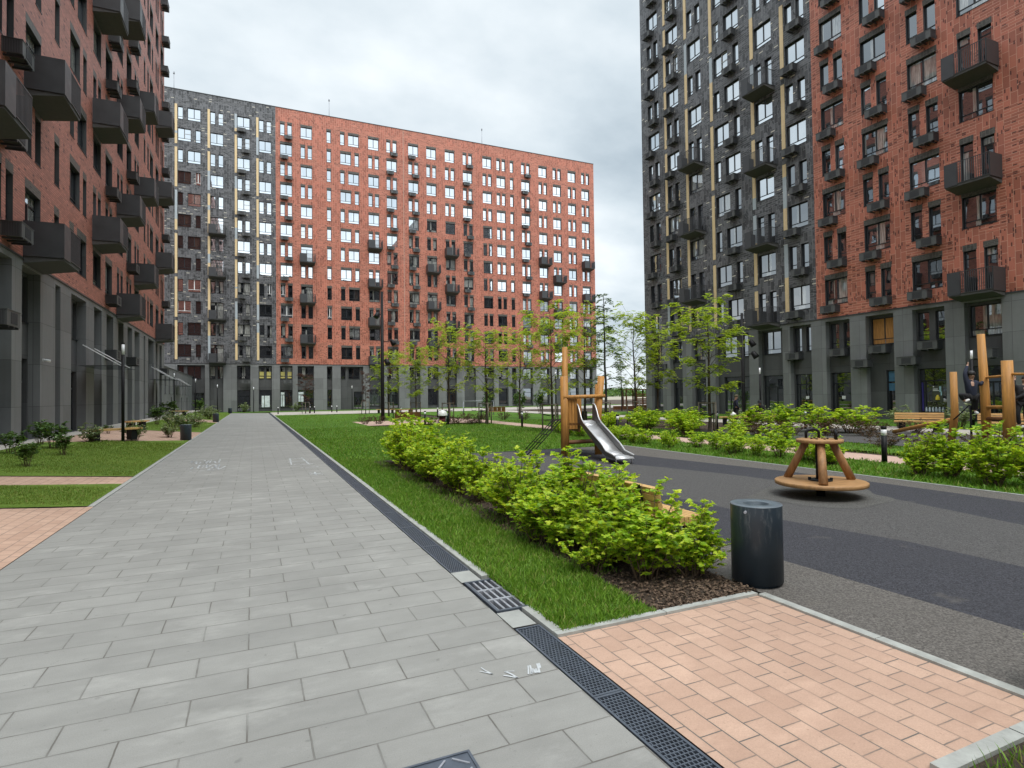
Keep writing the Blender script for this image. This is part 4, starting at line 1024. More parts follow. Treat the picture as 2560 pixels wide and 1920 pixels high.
# spinner: two wooden discs on a black post
t = thing('playground_spinner', 'wooden playground spinner with round seat disc, log legs and black handles', 'play equipment', (7.98, 6.16, 0))
mb = MB(); mb.tube([(0, 0, 0), (0, 0, .855)], .062, 18); mb.lathe([(.17, .238), (.17, .258), (.08, .262)], 20); 
for i in range(4): a = PI/4+i*PI/2; mb.tube([(.15*math.cos(a), .15*math.sin(a), .25), (.15*math.cos(a), .15*math.sin(a), .285)], .022, 8)
mb.build('post', M['black'], t)
mb = MB(); mb.lathe([(.001, .175), (.63, .175), (.645, .182), (.645, .228), (.635, .237), (.001, .237)], 56); mb.build('seat_disc', M['wood_disc'], t)
mb = MB(); mb.lathe([(.001, .822), (.32, .822), (.33, .83), (.33, .868), (.322, .875), (.001, .875)], 44); mb.build('top_disc', M['wood_disc'], t)
for a in (math.radians(222), math.radians(342), math.radians(102)):
    c, s_ = math.cos(a), math.sin(a); mb = MB(); mb.tube([(.52*c, .52*s_, .236), (.21*c, .21*s_, .823)], [.062, .055], 12); mb.build('leg', M['wood_leg'], t)
for a in (math.radians(64), math.radians(310)):
    c, s_ = math.cos(a), math.sin(a); mb = MB(); px, py = -s_*.10, c*.10; bx, by = .22*c, .22*s_
    pts = [(bx+px, by+py, .874), (bx+px, by+py, .965)]+[(bx+px*math.cos(q), by+py*math.cos(q), .965+.045*math.sin(q)) for q in np.linspace(.3, PI-.3, 7)]+[(bx-px, by-py, .965), (bx-px, by-py, .874)]
    mb.tube(pts, .021, 8); mb.build('handle', M['black'], t)
for k in range(6):
    a = k*PI/3+.3
mb = MB()
for k in range(6): a = k*PI/3+.3; mb.tube([(.11*math.cos(a), .11*math.sin(a), .874), (.11*math.cos(a), .11*math.sin(a), .892)], .017, 8)
mb.build('bolts', M['black'], t)

# slide tower
A = Vector((7.55, 13.35, 0)); Bp = Vector((8.49, 13.20, 0)); ux = (Bp-A).normalized(); uy = Vector((-ux.y, ux.x, 0))
t = thing('slide_tower', 'orange log play tower with a stainless steel slide', 'play equipment', tuple(A), math.atan2(ux.y, ux.x))
D = (Bp-A).length   # local frame: x from post A to post B, -y towards the slide
def logp(pts, r, nm='post', mat='wood', n=12):
    mb = MB(); mb.tube(pts, r, n); o = mb.build(nm, [M[mat]], t)
    q = MB(); q.tube([Vector(pts[-1])-Vector((0,0,.001)), Vector(pts[-1])+Vector((0,0,.006))], (r[-1] if isinstance(r, list) else r)*.97, n); q.build('cut_end', M['wood_cut'], o); return o
logp([(0, 0, 0), (.0, 0, 1.0), (-.01, 0, 2.10)], [.115, .108, .10])
logp([(.39, 1.00, 0), (.39, 1.0, 1.6), (.40, 1.0, 2.97)], [.095, .09, .075])
logp([(D+.0, 0, 0), (D+.0, .02, 1.0), (D+.13, .04, 2.1)], [.105, .10, .09])
logp([(D+.40, .95, 0), (D+.40, .95, 1.2), (D+.43, .95, 1.9)], [.095, .09, .085])
mb = MB(); mb.tube([(-.06, -.06, 1.55), (D+.18, -.06, 1.57)], .05, 10); mb.build('rail', M['wood'], t)
mb = MB(); mb.tube([(.0, -.02, .35), (D, -.02, .37)], .055, 10); mb.build('rail', M['wood_brown'], t)
mb = MB(); mb.prism([(-.02, -.02), (D+.02, -.02), (D+.42, 1.0), (.36, 1.0)], .80, .86); mb.build('platform', M['wood_brown'], t)
mb = MB(); mb.tube([(.5, .95, .9), (D-.15, .98, 1.5)], .025, 8); mb.build('brace', M['wood'], t)
for x0 in (.115, .20, .285):
    mb = MB(); mb.box((x0, -.02, .70), (x0+.07, .02, 1.5)); mb.build('plank', M['wood'], t)
for x0 in (D-.34, D-.255, D-.17):
    mb = MB(); mb.box((x0, .92, .86), (x0+.07, .96, 1.5)); mb.build('plank', M['wood'], t)
mb = MB(); mb.box((.40, -.03, .62), (.43, .9, 1.28)); mb.build('side_board', M['wood_brown'], t)
# the slide, a folded trough of steel
sl_w = .45; xs0 = .37
prof = [(.10, .92), (-.10, .90), (-.30, .80), (-1.55, .24), (-1.80, .175), (-2.28, .165), (-2.32, .12)]
top = [(.10, 1.36), (-.06, 1.35), (-.16, 1.22), (-.30, .98), (-.45, .88), (-1.55, .42), (-1.80, .27), (-2.28, .20)]
def zof(pr, y):
    ys = [p[0] for p in pr][::-1]; zs = [p[1] for p in pr][::-1]; return float(np.interp(y, ys, zs))
mb = MB()
for (y0, z0), (y1, z1) in zip(prof[:-1], prof[1:]): mb.face([(xs0, y0, z0), (xs0, y1, z1), (xs0+sl_w, y1, z1), (xs0+sl_w, y0, z0)], smooth=True)
sl_o = mb.build('slide', M['steel'], t); md = sl_o.modifiers.new('s', 'SOLIDIFY'); md.thickness = .012; md.offset = -1
ysmp = np.linspace(.10, -2.28, 40)
for x, sg in ((xs0, -1), (xs0+sl_w, 1)):
    mb = MB()
    for a, b in zip(ysmp[:-1], ysmp[1:]): mb.face([(x, a, zof(prof, a)-.05), (x, b, zof(prof, b)-.05), (x+sg*.015, b, zof(top, b)), (x+sg*.015, a, zof(top, a))])
    o = mb.build('slide_side', M['steel_in'], sl_o); md = o.modifiers.new('s', 'SOLIDIFY'); md.thickness = .012
    mb = MB(); mb.tube([(x+sg*.02, a, zof(top, a)) for a in ysmp], .02, 6); mb.build('slide_lip', M['steel'], sl_o)
for x in (xs0+.03, xs0+sl_w-.03):
    mb = MB(); mb.tube([(x, -2.25, .16), (x, -2.25, 0)], .016, 8); mb.build('slide_foot', M['steel'], sl_o)
mb = MB()   # rope ladder on the left side
for i in range(4): mb.tube([(-.05, .1+i*.22, .95), (-1.0, .0+i*.25, .02)], .013, 6)
for k in range(4):
    f = .2+k*.22; mb.tube([(-.05-.95*f, .1-.1*f, .95-.93*f), (-.05-.95*f, .76-.01*f, .95-.93*f)], .012, 6)
mb.build('climbing_net', M['black'], t)

# log climbing frame on the right
P1, P2, P3, P4 = Vector((19.25, 10.30, 0)), Vector((19.12, 9.44, 0)), Vector((18.56, 8.62, 0)), Vector((18.5, 8.05, 0))
t = thing('log_climbing_frame', 'tall orange log climbing frame with bars and a black rope net', 'play equipment', tuple(P2), 0)
def w_(v, z=0): return (v.x-P2.x, v.y-P2.y, z)
logp([w_(P1+Vector((-.05, .1, 0))), w_(P1, .9), w_(P1+Vector((.02, .02, 0)), 2.15)], [.10, .10, .09])
logp([w_(P2+Vector((.0, -.02, 0))), w_(P2, 1.5), w_(P2+Vector((-.02, .05, 0)), 3.2)], [.12, .115, .095])
logp([w_(P3), w_(P3+Vector((.01, .0, 0)), 1.2), w_(P3+Vector((.02, .02, 0)), 2.38)], [.15, .14, .13])
logp([w_(P4), w_(P4, 2.35)], .12)
for z, r in ((1.95, .035), (1.10, .05), (.78, .055), (.38, .055), (.06, .05)):
    mb = MB(); mb.tube([w_(P2, z), w_(P3, z+.03)], r, 8); mb.build('bar', M['wood'] if z > .8 else M['wood_brown'], t)
mb = MB(); mb.tube([w_(P3, 2.02), w_(P4, 2.0)], .035, 8); mb.build('bar', M['wood'], t)
mb = MB(); mb.tube([w_(Vector((21.6, 13.6, 0)), .10), w_(Vector((20.3, 11.6, 0)), .5), w_(Vector((19.6, 10.5, 0)), .70)], [.07, .075, .08], 10); mb.build('slanted_log', M['wood'], t)
mb = MB(); mb.tube([w_(Vector((18.75, 9.62, 0)), 0), w_(Vector((18.75, 9.62, 0)), 1.15)], .03, 8); mb.build('net_post', M['black'], t)
mb = MB(); q0 = Vector((19.2, 9.9, 1.15)); q1 = Vector((19.2, 10.2, .9))
for i in range(5):
    f = i/4; a = Vector((18.75-.2*f, 9.65, 1.17-.1*f)); b = Vector((19.9+.5*f, 11.3+.3*f, .25)); m_ = (a+b)/2-Vector((0, 0, .12)); mb.tube([w_(a, a.z), w_(m_, m_.z), w_(b, b.z)], .014, 5)
for k in range(6):
    f = (k+1)/7; a = Vector((18.75, 9.65, 1.17)).lerp(Vector((19.9, 11.3, .25)), f); b = Vector((18.55, 9.65, 1.07)).lerp(Vector((20.4, 11.6, .25)), f); mb.tube([w_(a, a.z-.1*math.sin(f*PI)), w_(b, b.z-.1*math.sin(f*PI))], .014, 5)
mb.build('rope_net', M['black'], t)
# timber play structure far off in the gap
t = thing('timber_pergola', 'far brown timber play frame with slatted walls between the towers', 'play equipment', (36.7, 51.5, 0), math.radians(-25))
for x in (0, 1.1, 2.2, 3.2):
    for y in (0, 2.0): mb = MB(); mb.box((x, y, 0), (x+.14, y+.14, 2.1)); mb.build('post', M['wood_brown'], t)
mb = MB(); mb.box((-.2, -.1, 2.1), (3.5, 2.3, 2.2)); mb.build('roof', M['wood_leg'], t)
for i in range(6): mb = MB(); mb.box((1.25, .03, .35+i*.24), (3.2, .06, .47+i*.24)); mb.build('slat', M['wood_leg'], t)
mb = MB(); mb.box((-1.4, -.3, 0), (4.2, -.02, .38)); mb.build('seat_wall', M['wood_brown'], t)
t = thing('climbing_hoop', 'tall black tubular hoop beside the corner of the charcoal tower', 'play equipment', (36.9, 48.0, 0), math.radians(-25))
mb = MB(); mb.tube([(0, 0, 0), (0, 0, 1.95), (.15, 0, 2.1), (.8, 0, 2.1), (.9, 0, 1.95), (.9, 0, 0)], .06, 8); mb.build('tube', M['black'], t)
# A-frame swing behind the trees
t = thing('swing_frame', 'pale metal swing set with two pointed end frames behind the young trees', 'play equipment', (16.7, 47.3, 0), math.atan2(-1.05, 2.4))
for x in (0, 2.6): mb = MB(); mb.tube([(x, -.5, 0), (x, 0, 1.2), (x, .5, 0)], .035, 6); mb.build('end_frame', M['iron_light'], t)
mb = MB(); mb.tube([(0, 0, 1.2), (2.6, 0, 1.2)], .035, 6); mb.build('top_rail', M['iron_light'], t)
for x in (.9, 1.8):
    mb = MB(); mb.tube([(x-.18, 0, 1.19), (x-.18, 0, .4)], .012, 5); mb.tube([(x+.18, 0, 1.19), (x+.18, 0, .4)], .012, 5); mb.box((x-.2, -.1, .37), (x+.2, .1, .40)); mb.build('swing_seat', M['black'], t)
t = thing('picnic_table', 'pale wooden table standing on the paving behind the brown bench', 'table', (10.2, 44.0, 0), .3)
mb = MB(); mb.box((0, 0, .62), (1.5, .7, .68)); mb.build('tabletop', M['wood_flat'], t)
for x in (.1, 1.28):
    mb = MB(); mb.box((x, .1, 0), (x+.1, .6, .619)); mb.build('leg', M['wood_flat'], t)
# stroller beside the grey bin
t = thing('baby_stroller', 'baby stroller with white canopy and dark red seat beside a grey bin', 'stroller', (9.75, 31.2, 0), math.radians(-115))
mb = MB(); mb.lathe([(.27, -.06), (.275, 0), (.25, .11), (.18, .2), (.09, .25), (.001, .265)], 20, 0, (-.06, 0, .60))
for y in (-.2, .2): mb.face([(-.3, y, .62), (.12, y*.9, .62), (.05, y*.95, .32), (-.22, y, .36)])
mb.build('canopy', M['white_pvc'], t)
mb = MB(); mb.obox((.0, 0, .42), (.10, .34, .42), Matrix.Rotation(-.35, 3, 'Y')); mb.obox((.18, 0, .28), (.32, .34, .08), Matrix.Rotation(.1, 3, 'Y')); mb.build('seat', simple('dark_red_cloth', (.10, .02, .025), .9), t)
mb = MB()
for y in (-.2, .2): mb.tube([(-.35, y, .85), (.1, y, .35), (.3, y, .08)], .014, 6); mb.tube([(-.3, y, .08), (.15, y, .4)], .014, 6)
mb.tube([(-.35, -.2, .85), (-.35, .2, .85)], .016, 6); mb.build('frame', M['steel_in'], t)
for x in (-.3, .3):
    for y in (-.22, .22): mb = MB(); mb.tube([(x, y-.02, .09), (x, y+.02, .09)], .09, 14); mb.build('wheel', M['black'], t)
# bicycles
def bicycle(label, loc, rz, col, sc_=1.0, lean=0.):
    t = thing('bicycle', label, 'bicycle', loc, rz); t.rotation_euler = (lean, 0, rz); t.scale = (sc_,)*3
    fm = simple('bicycle_paint_'+label.split()[0], col, .35)
    for x in (0, 1.0):
        w = MB(); n = 28; w.tube([(x+.31*math.cos(2*PI*i/n), 0, .33+.31*math.sin(2*PI*i/n)) for i in range(n+1)], .022, 8, caps=False); wo_ = w.build('wheel', M['black'], t)
        r_ = MB(); r_.tube([(x+.285*math.cos(2*PI*i/n), 0, .33+.285*math.sin(2*PI*i/n)) for i in range(n+1)], .012, 6, caps=False)
        for i in range(12): a = 2*PI*i/12; r_.tube([(x, 0, .33), (x+.28*math.cos(a), 0, .33+.28*math.sin(a))], .002, 4)
        r_.build('rim', fm if col[1] > .3 else M['steel'], wo_)
    f = MB()
    for a, b in (((0, 0, .33), (.42, 0, .30)), ((.42, 0, .30), (.85, 0, .62)), ((.85, 0, .70), (.30, 0, .72)), ((.30, 0, .80), (.42, 0, .30)), ((0, 0, .33), (.32, 0, .68)), ((1.0, 0, .33), (.83, 0, .82))): f.tube([a, b], .018, 8)
    f.build('frame', fm, t)
    h = MB(); h.tube([(.83, -.24, .88), (.84, 0, .84), (.83, .24, .88)], .013, 8); h.build('handlebar', M['black'], t)
    s = MB(); s.obox((.28, 0, .83), (.24, .11, .05), Matrix.Identity(3)); s.build('saddle', M['black'], t)
    return t
bicycle('yellow green bicycle standing behind the climbing frame bars', (19.55, 8.75, 0), math.radians(-95), (.45, .6, .05), .8)
bicycle('grey bicycle leaning at the foot of the right climbing post', (17.7, 8.0, 0), math.radians(-40), (.4, .4, .42), .8, .2)

# ------------------------------------------------------------------ plants
def leaf_mat(name, stops, tr=.30, rough=.5, nscale=1.6, spec=.35):
    m, nt, out = _mat(name); N = NB(nt); g = N.n('ShaderNodeNewGeometry'); oi = N.n('ShaderNodeObjectInfo')
    n1 = N.noise(g.outputs['Position'], nscale, 3)
    f = N.math('ADD', N.math('MULTIPLY', g.outputs['Random Per Island'], .62), N.math('ADD', N.math('MULTIPLY', n1, .38), N.math('MULTIPLY', oi.outputs['Random'], .08)))
    c = N.ramp(f, stops)
    bs = N.bsdf(None, c, rough, 0, None, spec); t = N.n('ShaderNodeBsdfTranslucent'); N.link(N.mix(1., c, (1.25, 1.2, .6), 'MULTIPLY'), t.inputs[0])
    mx = N.n('ShaderNodeMixShader'); mx.inputs[0].default_value = tr; N.link(bs.outputs[0], mx.inputs[1]); N.link(t.outputs[0], mx.inputs[2]); N.link(mx.outputs[0], out.inputs[0]); return m
M['lf_lime'] = leaf_mat('leaf_lime', [(.10, (.12, .26, .016)), (.38, (.27, .46, .028)), (.62, (.45, .60, .04)), (.88, (.66, .72, .07))], .45)
M['lf_tree'] = leaf_mat('leaf_locust', [(.12, (.14, .24, .02)), (.5, (.33, .45, .04)), (.85, (.54, .62, .08))], .48)
M['lf_dark'] = leaf_mat('leaf_dark_green', [(.12, (.03, .07, .015)), (.5, (.075, .15, .03)), (.85, (.15, .24, .05))], .25)
M['lf_pale'] = leaf_mat('leaf_variegated', [(.10, (.07, .12, .04)), (.5, (.20, .27, .12)), (.74, (.34, .40, .22)), (.92, (.52, .54, .38))], .3)
M['lf_brown'] = leaf_mat('leaf_brown', [(.10, (.035, .016, .012)), (.5, (.085, .04, .022)), (.80, (.13, .085, .03)), (.95, (.11, .13, .03))], .2)
M['lf_red'] = leaf_mat('leaf_dark_red', [(.10, (.025, .010, .009)), (.5, (.075, .028, .018)), (.9, (.13, .055, .03))], .2)
M['bark'] = simple('bark', (.060, .046, .034), .9, var=.35, scale=9, stretch=(2, 2, .5))
M['bark_dark'] = simple('bark_dark', (.028, .022, .018), .9, var=.3, scale=9)
M['twig'] = simple('twig', (.11, .07, .040), .85, var=.3, scale=9)

LOBED = np.array([(0, 0, 0), (.30, .10, .02), (.52, .40, -.03), (.30, .50, .03), (.24, .78, .0), (0, 1.08, -.10), (-.24, .78, .0), (-.30, .50, .03), (-.52, .40, -.03), (-.30, .10, .02), (0, .46, -.05)])
LOBED_F = np.array([(0, 1, 10), (1, 2, 10), (2, 3, 10), (3, 4, 10), (4, 5, 10), (5, 6, 10), (6, 7, 10), (7, 8, 10), (8, 9, 10), (9, 0, 10)])
OVAL = np.array([(0, 0, 0), (.28, .35, .05), (.22, .75, .02), (0, 1.05, -.10), (-.22, .75, .02), (-.28, .35, .05)])
OVAL_F = np.array([(0, 1, 2), (0, 2, 3), (0, 3, 4), (0, 4, 5)])
DIAM = np.array([(0, 0, 0), (.25, .5, .03), (0, 1.0, -.05), (-.25, .5, .03)]); DIAM_F = np.array([(0, 1, 2), (0, 2, 3)])
def leaves_np(P, Dr, Up, S, base, faces):
    """P positions, Dr leaf direction, Up approximate normal, S sizes"""
    Y = Dr/np.linalg.norm(Dr, axis=1, keepdims=True); X = np.cross(Y, Up); X /= np.linalg.norm(X, axis=1, keepdims=True)+1e-9; Z = np.cross(X, Y)
    n, k = len(P), len(base)
    V = P[:, None, :]+S[:, None, None]*(base[None, :, 0:1]*X[:, None, :]+base[None, :, 1:2]*Y[:, None, :]+base[None, :, 2:3]*Z[:, None, :])
    F = faces[None]+(np.arange(n)*k)[:, None, None]
    return V.reshape(-1, 3), F.reshape(-1, faces.shape[1])
def stems_mesh(name, polylines, mat, n=5):
    mb = MB()
    for pts, r0, r1 in polylines:
        mb.tube(pts, [r0+(r1-r0)*i/(len(pts)-1) for i in range(len(pts))], n, caps=False)
    return mb.mesh(name, M[mat])
def shrub_meshes(seed, w, h, n_stem, n_leaf, size, base, faces, leafmat, lowgap=.18, upright=.55, twigmat='twig', spread=1.0, shoots=0):
    g = np.random.default_rng(seed); stems = []; LP = []; LD = []
    per = n_leaf//n_stem
    for i in range(n_stem):
        a = g.uniform(0, 2*PI); rr = math.sqrt(g.uniform(0.02, 1))*w*.5*spread; hh = h*g.uniform(.62, 1.08)*(1-.35*(rr/(w*.5))**2)
        if i < shoots: hh = h*g.uniform(1.05, 1.28); rr *= .7
        b = np.array([math.cos(a)*rr*.22, math.sin(a)*rr*.22, -.02]); e = np.array([math.cos(a)*rr, math.sin(a)*rr, hh])
        pts = []
        for t in np.linspace(0, 1, 6):
            p = b+(e-b)*np.array([t**1.25, t**1.25, t**.85])+g.normal(0, .012, 3)*h; pts.append(p)
        stems.append(([tuple(p) for p in pts], .0075*h+.002, .002))
        P = np.array(pts)
        nt_ = max(3, per//9)
        for q in range(nt_):
            t = lowgap+(1-lowgap)*g.random()**.75; k = min(int(t*5), 4); f = t*5-k; p = P[k]+(P[k+1]-P[k])*f
            az = g.uniform(0, 2*PI); d = np.array([math.cos(az), math.sin(az), g.uniform(.1, 1.0)*upright*2]); d /= np.linalg.norm(d); ln = h*g.uniform(.10, .26)*(1.25-.6*t)
            e2 = p+d*ln; stems.append(([tuple(p), tuple((p+e2)/2+np.array([0, 0, -.01])), tuple(e2)], .0028, .0012))
            for j in range(9):
                u = g.uniform(.15, 1.05); pp = p+(e2-p)*u; az2 = g.uniform(0, 2*PI)
                dd = d*.5+np.array([math.cos(az2), math.sin(az2), g.uniform(-.45, .45)]); LP.append(pp); LD.append(dd)
    P = np.array(LP); D_ = np.array(LD); S_ = size*g.uniform(.5, 1.25, len(P)); Up = np.array([0, 0, 1.])+g.normal(0, .45, (len(P), 3))
    V, F = leaves_np(P, D_, Up, S_, base, faces)
    return np_mesh('foliage', V, F, M[leafmat]), stems_mesh('stem', stems, twigmat)
def put_shrub(pair, label, loc, rz, scale, cat='shrub', name='shrub', group=None):
    t = thing(name, label, cat, loc, rz, group); t.scale = scale if isinstance(scale, tuple) else (scale,)*3
    place('foliage', pair[0], t); place('stem', pair[1], t); return t
LIME = [shrub_meshes(100+i, .95, .90, 30, 3300, .058, LOBED, LOBED_F, 'lf_lime', lowgap=.10, shoots=5) for i in range(4)]
LIME_FAR = [shrub_meshes(120+i, 1.0, .85, 18, 1300, .075, OVAL, OVAL_F, 'lf_lime', lowgap=.25) for i in range(3)]
PALE = [shrub_meshes(140+i, 1.1, .85, 20, 1300, .075, OVAL, OVAL_F, 'lf_pale') for i in range(2)]
DARKS = [shrub_meshes(150+i, .9, 1.0, 12, 800, .095, OVAL, OVAL_F, 'lf_dark', lowgap=.3) for i in range(2)]
BROWN = [shrub_meshes(160+i, 1.1, .55, 24, 1500, .050, DIAM, DIAM_F, 'lf_brown', lowgap=.08) for i in range(2)]
r = random.Random(21)
# near hedge beside the lawn: bushes from the bin towards the slide
near = [(3.50, 3.98, .66), (3.10, 4.12, .86), (3.15, 4.65, .98), (3.0, 5.25, 1.0), (3.12, 5.85, 1.06), (3.0, 6.5, 1.02), (3.1, 7.1, .80), (3.12, 8.15, .84), (3.05, 8.9, .90), (3.15, 9.65, .92), (3.05, 10.45, .98), (3.15, 11.25, 1.02), (3.1, 12.1, 1.08), (3.2, 12.95, 1.14), (3.3, 13.8, 1.16)]
near += [(2.80, 4.45, .66), (3.38, 5.0, .85), (2.80, 5.6, .74)]
sp = ['sparse outermost lime green shrub of the near hedge, beside the cylindrical bin', 'full lime green shrub at the pink paving end of the near hedge']+[f'{ORD[i]} lime green shrub of the near hedge counted from the bin' for i in range(2, 15)]+['low lime green shrub on the lawn side of the near hedge, second row', 'low lime green shrub against the bench back in the near hedge', 'small lime green shrub at the grass edge of the near hedge middle']
for i, (x, y, s) in enumerate(near):
    put_shrub(LIME[i % 4], sp[i], (x, y, .0), r.uniform(0, 6.28), (s*r.uniform(.95, 1.1), s*r.uniform(.95, 1.1), s*r.uniform(.95, 1.03)*(.86 if 4 < y < 8 else .95)), group='near hedge shrubs')
# row along the far edge of the playground
ys = [2.2+.56*i for i in range(19)]+[13.0+.62*i for i in range(14)]
wd = ORD+['twenty '+o for o in ORD[:13]]
ys = [y for y in ys if not 6.95 < y < 7.95]
for i, y in enumerate(ys):
    sq = (.80 if y < 7 else .66)*r.uniform(.85, 1.2)
    put_shrub(LIME[i % 4] if y < 9 else LIME_FAR[i % 3], f'{wd[i]} lime shrub, counted from the right frame edge, along the playground far edge', (11.45+r.uniform(-.4, .45), y+r.uniform(-.15, .15), 0), r.uniform(0, 6.28), (sq*1.12, sq*1.12, sq), group='shrubs along the far edge of the rubber')
# bushes between the pink path and the tower
back = [(15.0, 17.2, 1.15), (15.9, 18.1, 1.1), (17.0, 19.6, 1.2), (18.2, 20.6, 1.15), (15.4, 20.2, 1.1), (16.6, 21.8, 1.1), (19.7, 17.0, 1.3), (20.5, 16.0, 1.35), (21.2, 15.0, 1.35), (18.9, 17.9, 1.2), (14.9, 22.6, 1.0), (16.2, 24.0, 1.0), (18.2, 24.0, 1.1), (17.4, 26.4, 1.0), (19.4, 23.0, 1.1), (15.0, 14.6, .8), (15.3, 13.2, .8)]
bl = ['behind the right end of the slide', 'left of the staked tree before the tower', 'right of the staked tree before the tower', 'before the two people in caps', 'behind the bollard right of the slide', 'under the tall slender tree', 'left in the big clump before the shop windows', 'in the middle of the big clump before the shop windows', 'right in the big clump before the shop windows', 'below the second floodlight pole', 'in the gap below the slender tree', 'beside the corner of the charcoal tower', 'below the tower corner windows', 'far back in the gap between towers', 'before the tower shop glazing', 'low beside the pink path behind the spinner', 'low by the pink path left of the spinner handles']
for i, (x, y, s) in enumerate(back):
    put_shrub(LIME_FAR[i % 3], 'bright green bush '+bl[i], (x, y, 0), r.uniform(0, 6.28), (s*1.5, s*1.5, s*.98), group='bushes before the charcoal and red tower')
for i, (x, y, s, lab) in enumerate(((18.3, 15.3, 1.1, 'brown leaved low bush left of the spinner top'), (19.2, 14.4, 1.15, 'brown leaved low bush behind the spinner handles'), (20.0, 13.6, 1.1, 'brown leaved low bush right behind the spinner'), (17.4, 16.1, 1.0, 'brown leaved low bush at the foot of the second floodlight pole'), (16.4, 10.6, .85, 'thin brown bush by the slanted log'), (17.2, 9.7, .8, 'thin brown bush at the foot of the rope net'), (17.9, 8.9, .8, 'thin brown bush at the foot of the climbing bars'), (17.3, 8.0, .8, 'thin brown bush in front of the right climbing post'), (22.6, 13.4, .9, 'brown bush behind the light benches'), (15.3, 8.9, .7, 'low brown bush on the grass right of the bollard'))):
    put_shrub(BROWN[i % 2], lab, (x, y, 0), r.uniform(0, 6.28), (s*1.35, s*1.35, s*1.15), group='brown leaved bushes')
for i, (x, y) in enumerate(((6.2, 35.4), (6.9, 35.0), (9.2, 31.6), (10.7, 31.6), (11.4, 31.2), (12.2, 32.0), (13.4, 37.5), (14.3, 36.6), (15.4, 35.6), (16.5, 34.6))):
    put_shrub(BROWN[i % 2], ['clipped brown hedge block left of the tall black pole', 'clipped brown hedge block right of the tall black pole', 'brown hedge bush right of the plank bench', 'brown hedge bush right of the grey bin', 'brown hedge bush at the trunk of the staked young tree', 'brown hedge bush by the start of the pale path', 'dark bush behind the paved seating area, first from the left', 'dark bush behind the paved seating area, second from the left', 'dark bush behind the paved seating area, third from the left', 'dark bush behind the paved seating area, fourth from the left'][i], (x, y, 0), r.uniform(0, 6.28), 1.05, group='brown hedge bushes by the seating area')
# left beds
LEFT = [(PALE, -3.9, 24.6, .85, 'pale variegated shrub left of the near lamp post'), (PALE, -4.9, 23.0, .8, 'pale variegated shrub behind the near backless bench'), (PALE, -3.1, 27.2, .8, 'low pale shrub beside the near left bin'), (PALE, -3.2, 33.6, 1.15, 'large pale variegated shrub past the near left bin'), (PALE, -3.9, 35.4, 1.15, 'pale variegated shrub behind the largest pale one'), (PALE, -2.9, 36.8, 1.1, 'round pale shrub nearest the path past the bin'),
        (PALE, -3.1, 51.2, 1.15, 'pale shrub beside the mid-distance bin'), (PALE, -3.7, 53.4, 1.2, 'pale shrub row before the lamp post, middle one'), (PALE, -3.2, 56.0, 1.15, 'pale shrub farthest in the middle bed'), (PALE, -1.0, 78.9, 1.5, 'pale shrub before the far block at the path end'), (PALE, 5.0, 78.0, 1.35, 'pale shrub before the lit far bay'),
        (DARKS, -4.42, 15.5, .62, 'small dark green shrub on the near left lawn'), (DARKS, -4.95, 15.0, .5, 'low dark green shrub at the left frame edge'), (DARKS, -4.45, 18.3, .62, 'dark green shrub on the lawn before the lamp post'), (DARKS, -5.1, 20.0, .95, 'tallest dark green shrub against the dark doorway pier'), (DARKS, -5.7, 21.2, .8, 'dark green shrub before the dark doorway'), (DARKS, -5.5, 18.2, .7, 'dark green shrub near the shop window on the left'),
        (DARKS, -4.9, 37.5, 1.15, 'dark green shrub before the podium past the bench'), (DARKS, -5.9, 50.5, 1.5, 'tall dark shrub before the low annex'), (DARKS, -4.9, 66.5, 1.6, 'dark shrub below the farthest lamp post'), (DARKS, -5.3, 27.8, .45, 'tiny dark shrub by the backless benches')]
for i, (pr, x, y, s, lab) in enumerate(LEFT): put_shrub(pr[i % 2], lab, (x, y, zl(x)), r.uniform(0, 6.28), s)
for i, (x, y, s) in enumerate(((23.8, 16.2, 1.0), (25.6, 15.8, 1.2), (27.0, 14.3, 1.2), (27.6, 12.3, 1.2), (26.6, 24.3, 1.1), (24.3, 24.0, .9), (25.4, 22.8, 1.0), (20.5, 27.2, 1.2))):
    put_shrub(PALE[i % 2], ['pale shrub by the light bench before the tower', 'pale shrub behind the left climbing post', 'pale shrub seen through the climbing bars', 'pale shrub right of the climbing bars', 'grey green shrub between the two people in caps', 'grey green shrub before the person with the cap', 'grey green shrub right of the seated person', 'grey green shrub before the tower corner'][i], (x, y, 0), r.uniform(0, 6.28), s, group='pale shrubs before the tower')
# bit of a bush at the right frame edge, near
put_shrub(LIME[1], 'young lime sprig at the right frame edge beside the pink paving', (3.83, 1.58, 0), 1.0, (.32, .32, .42))

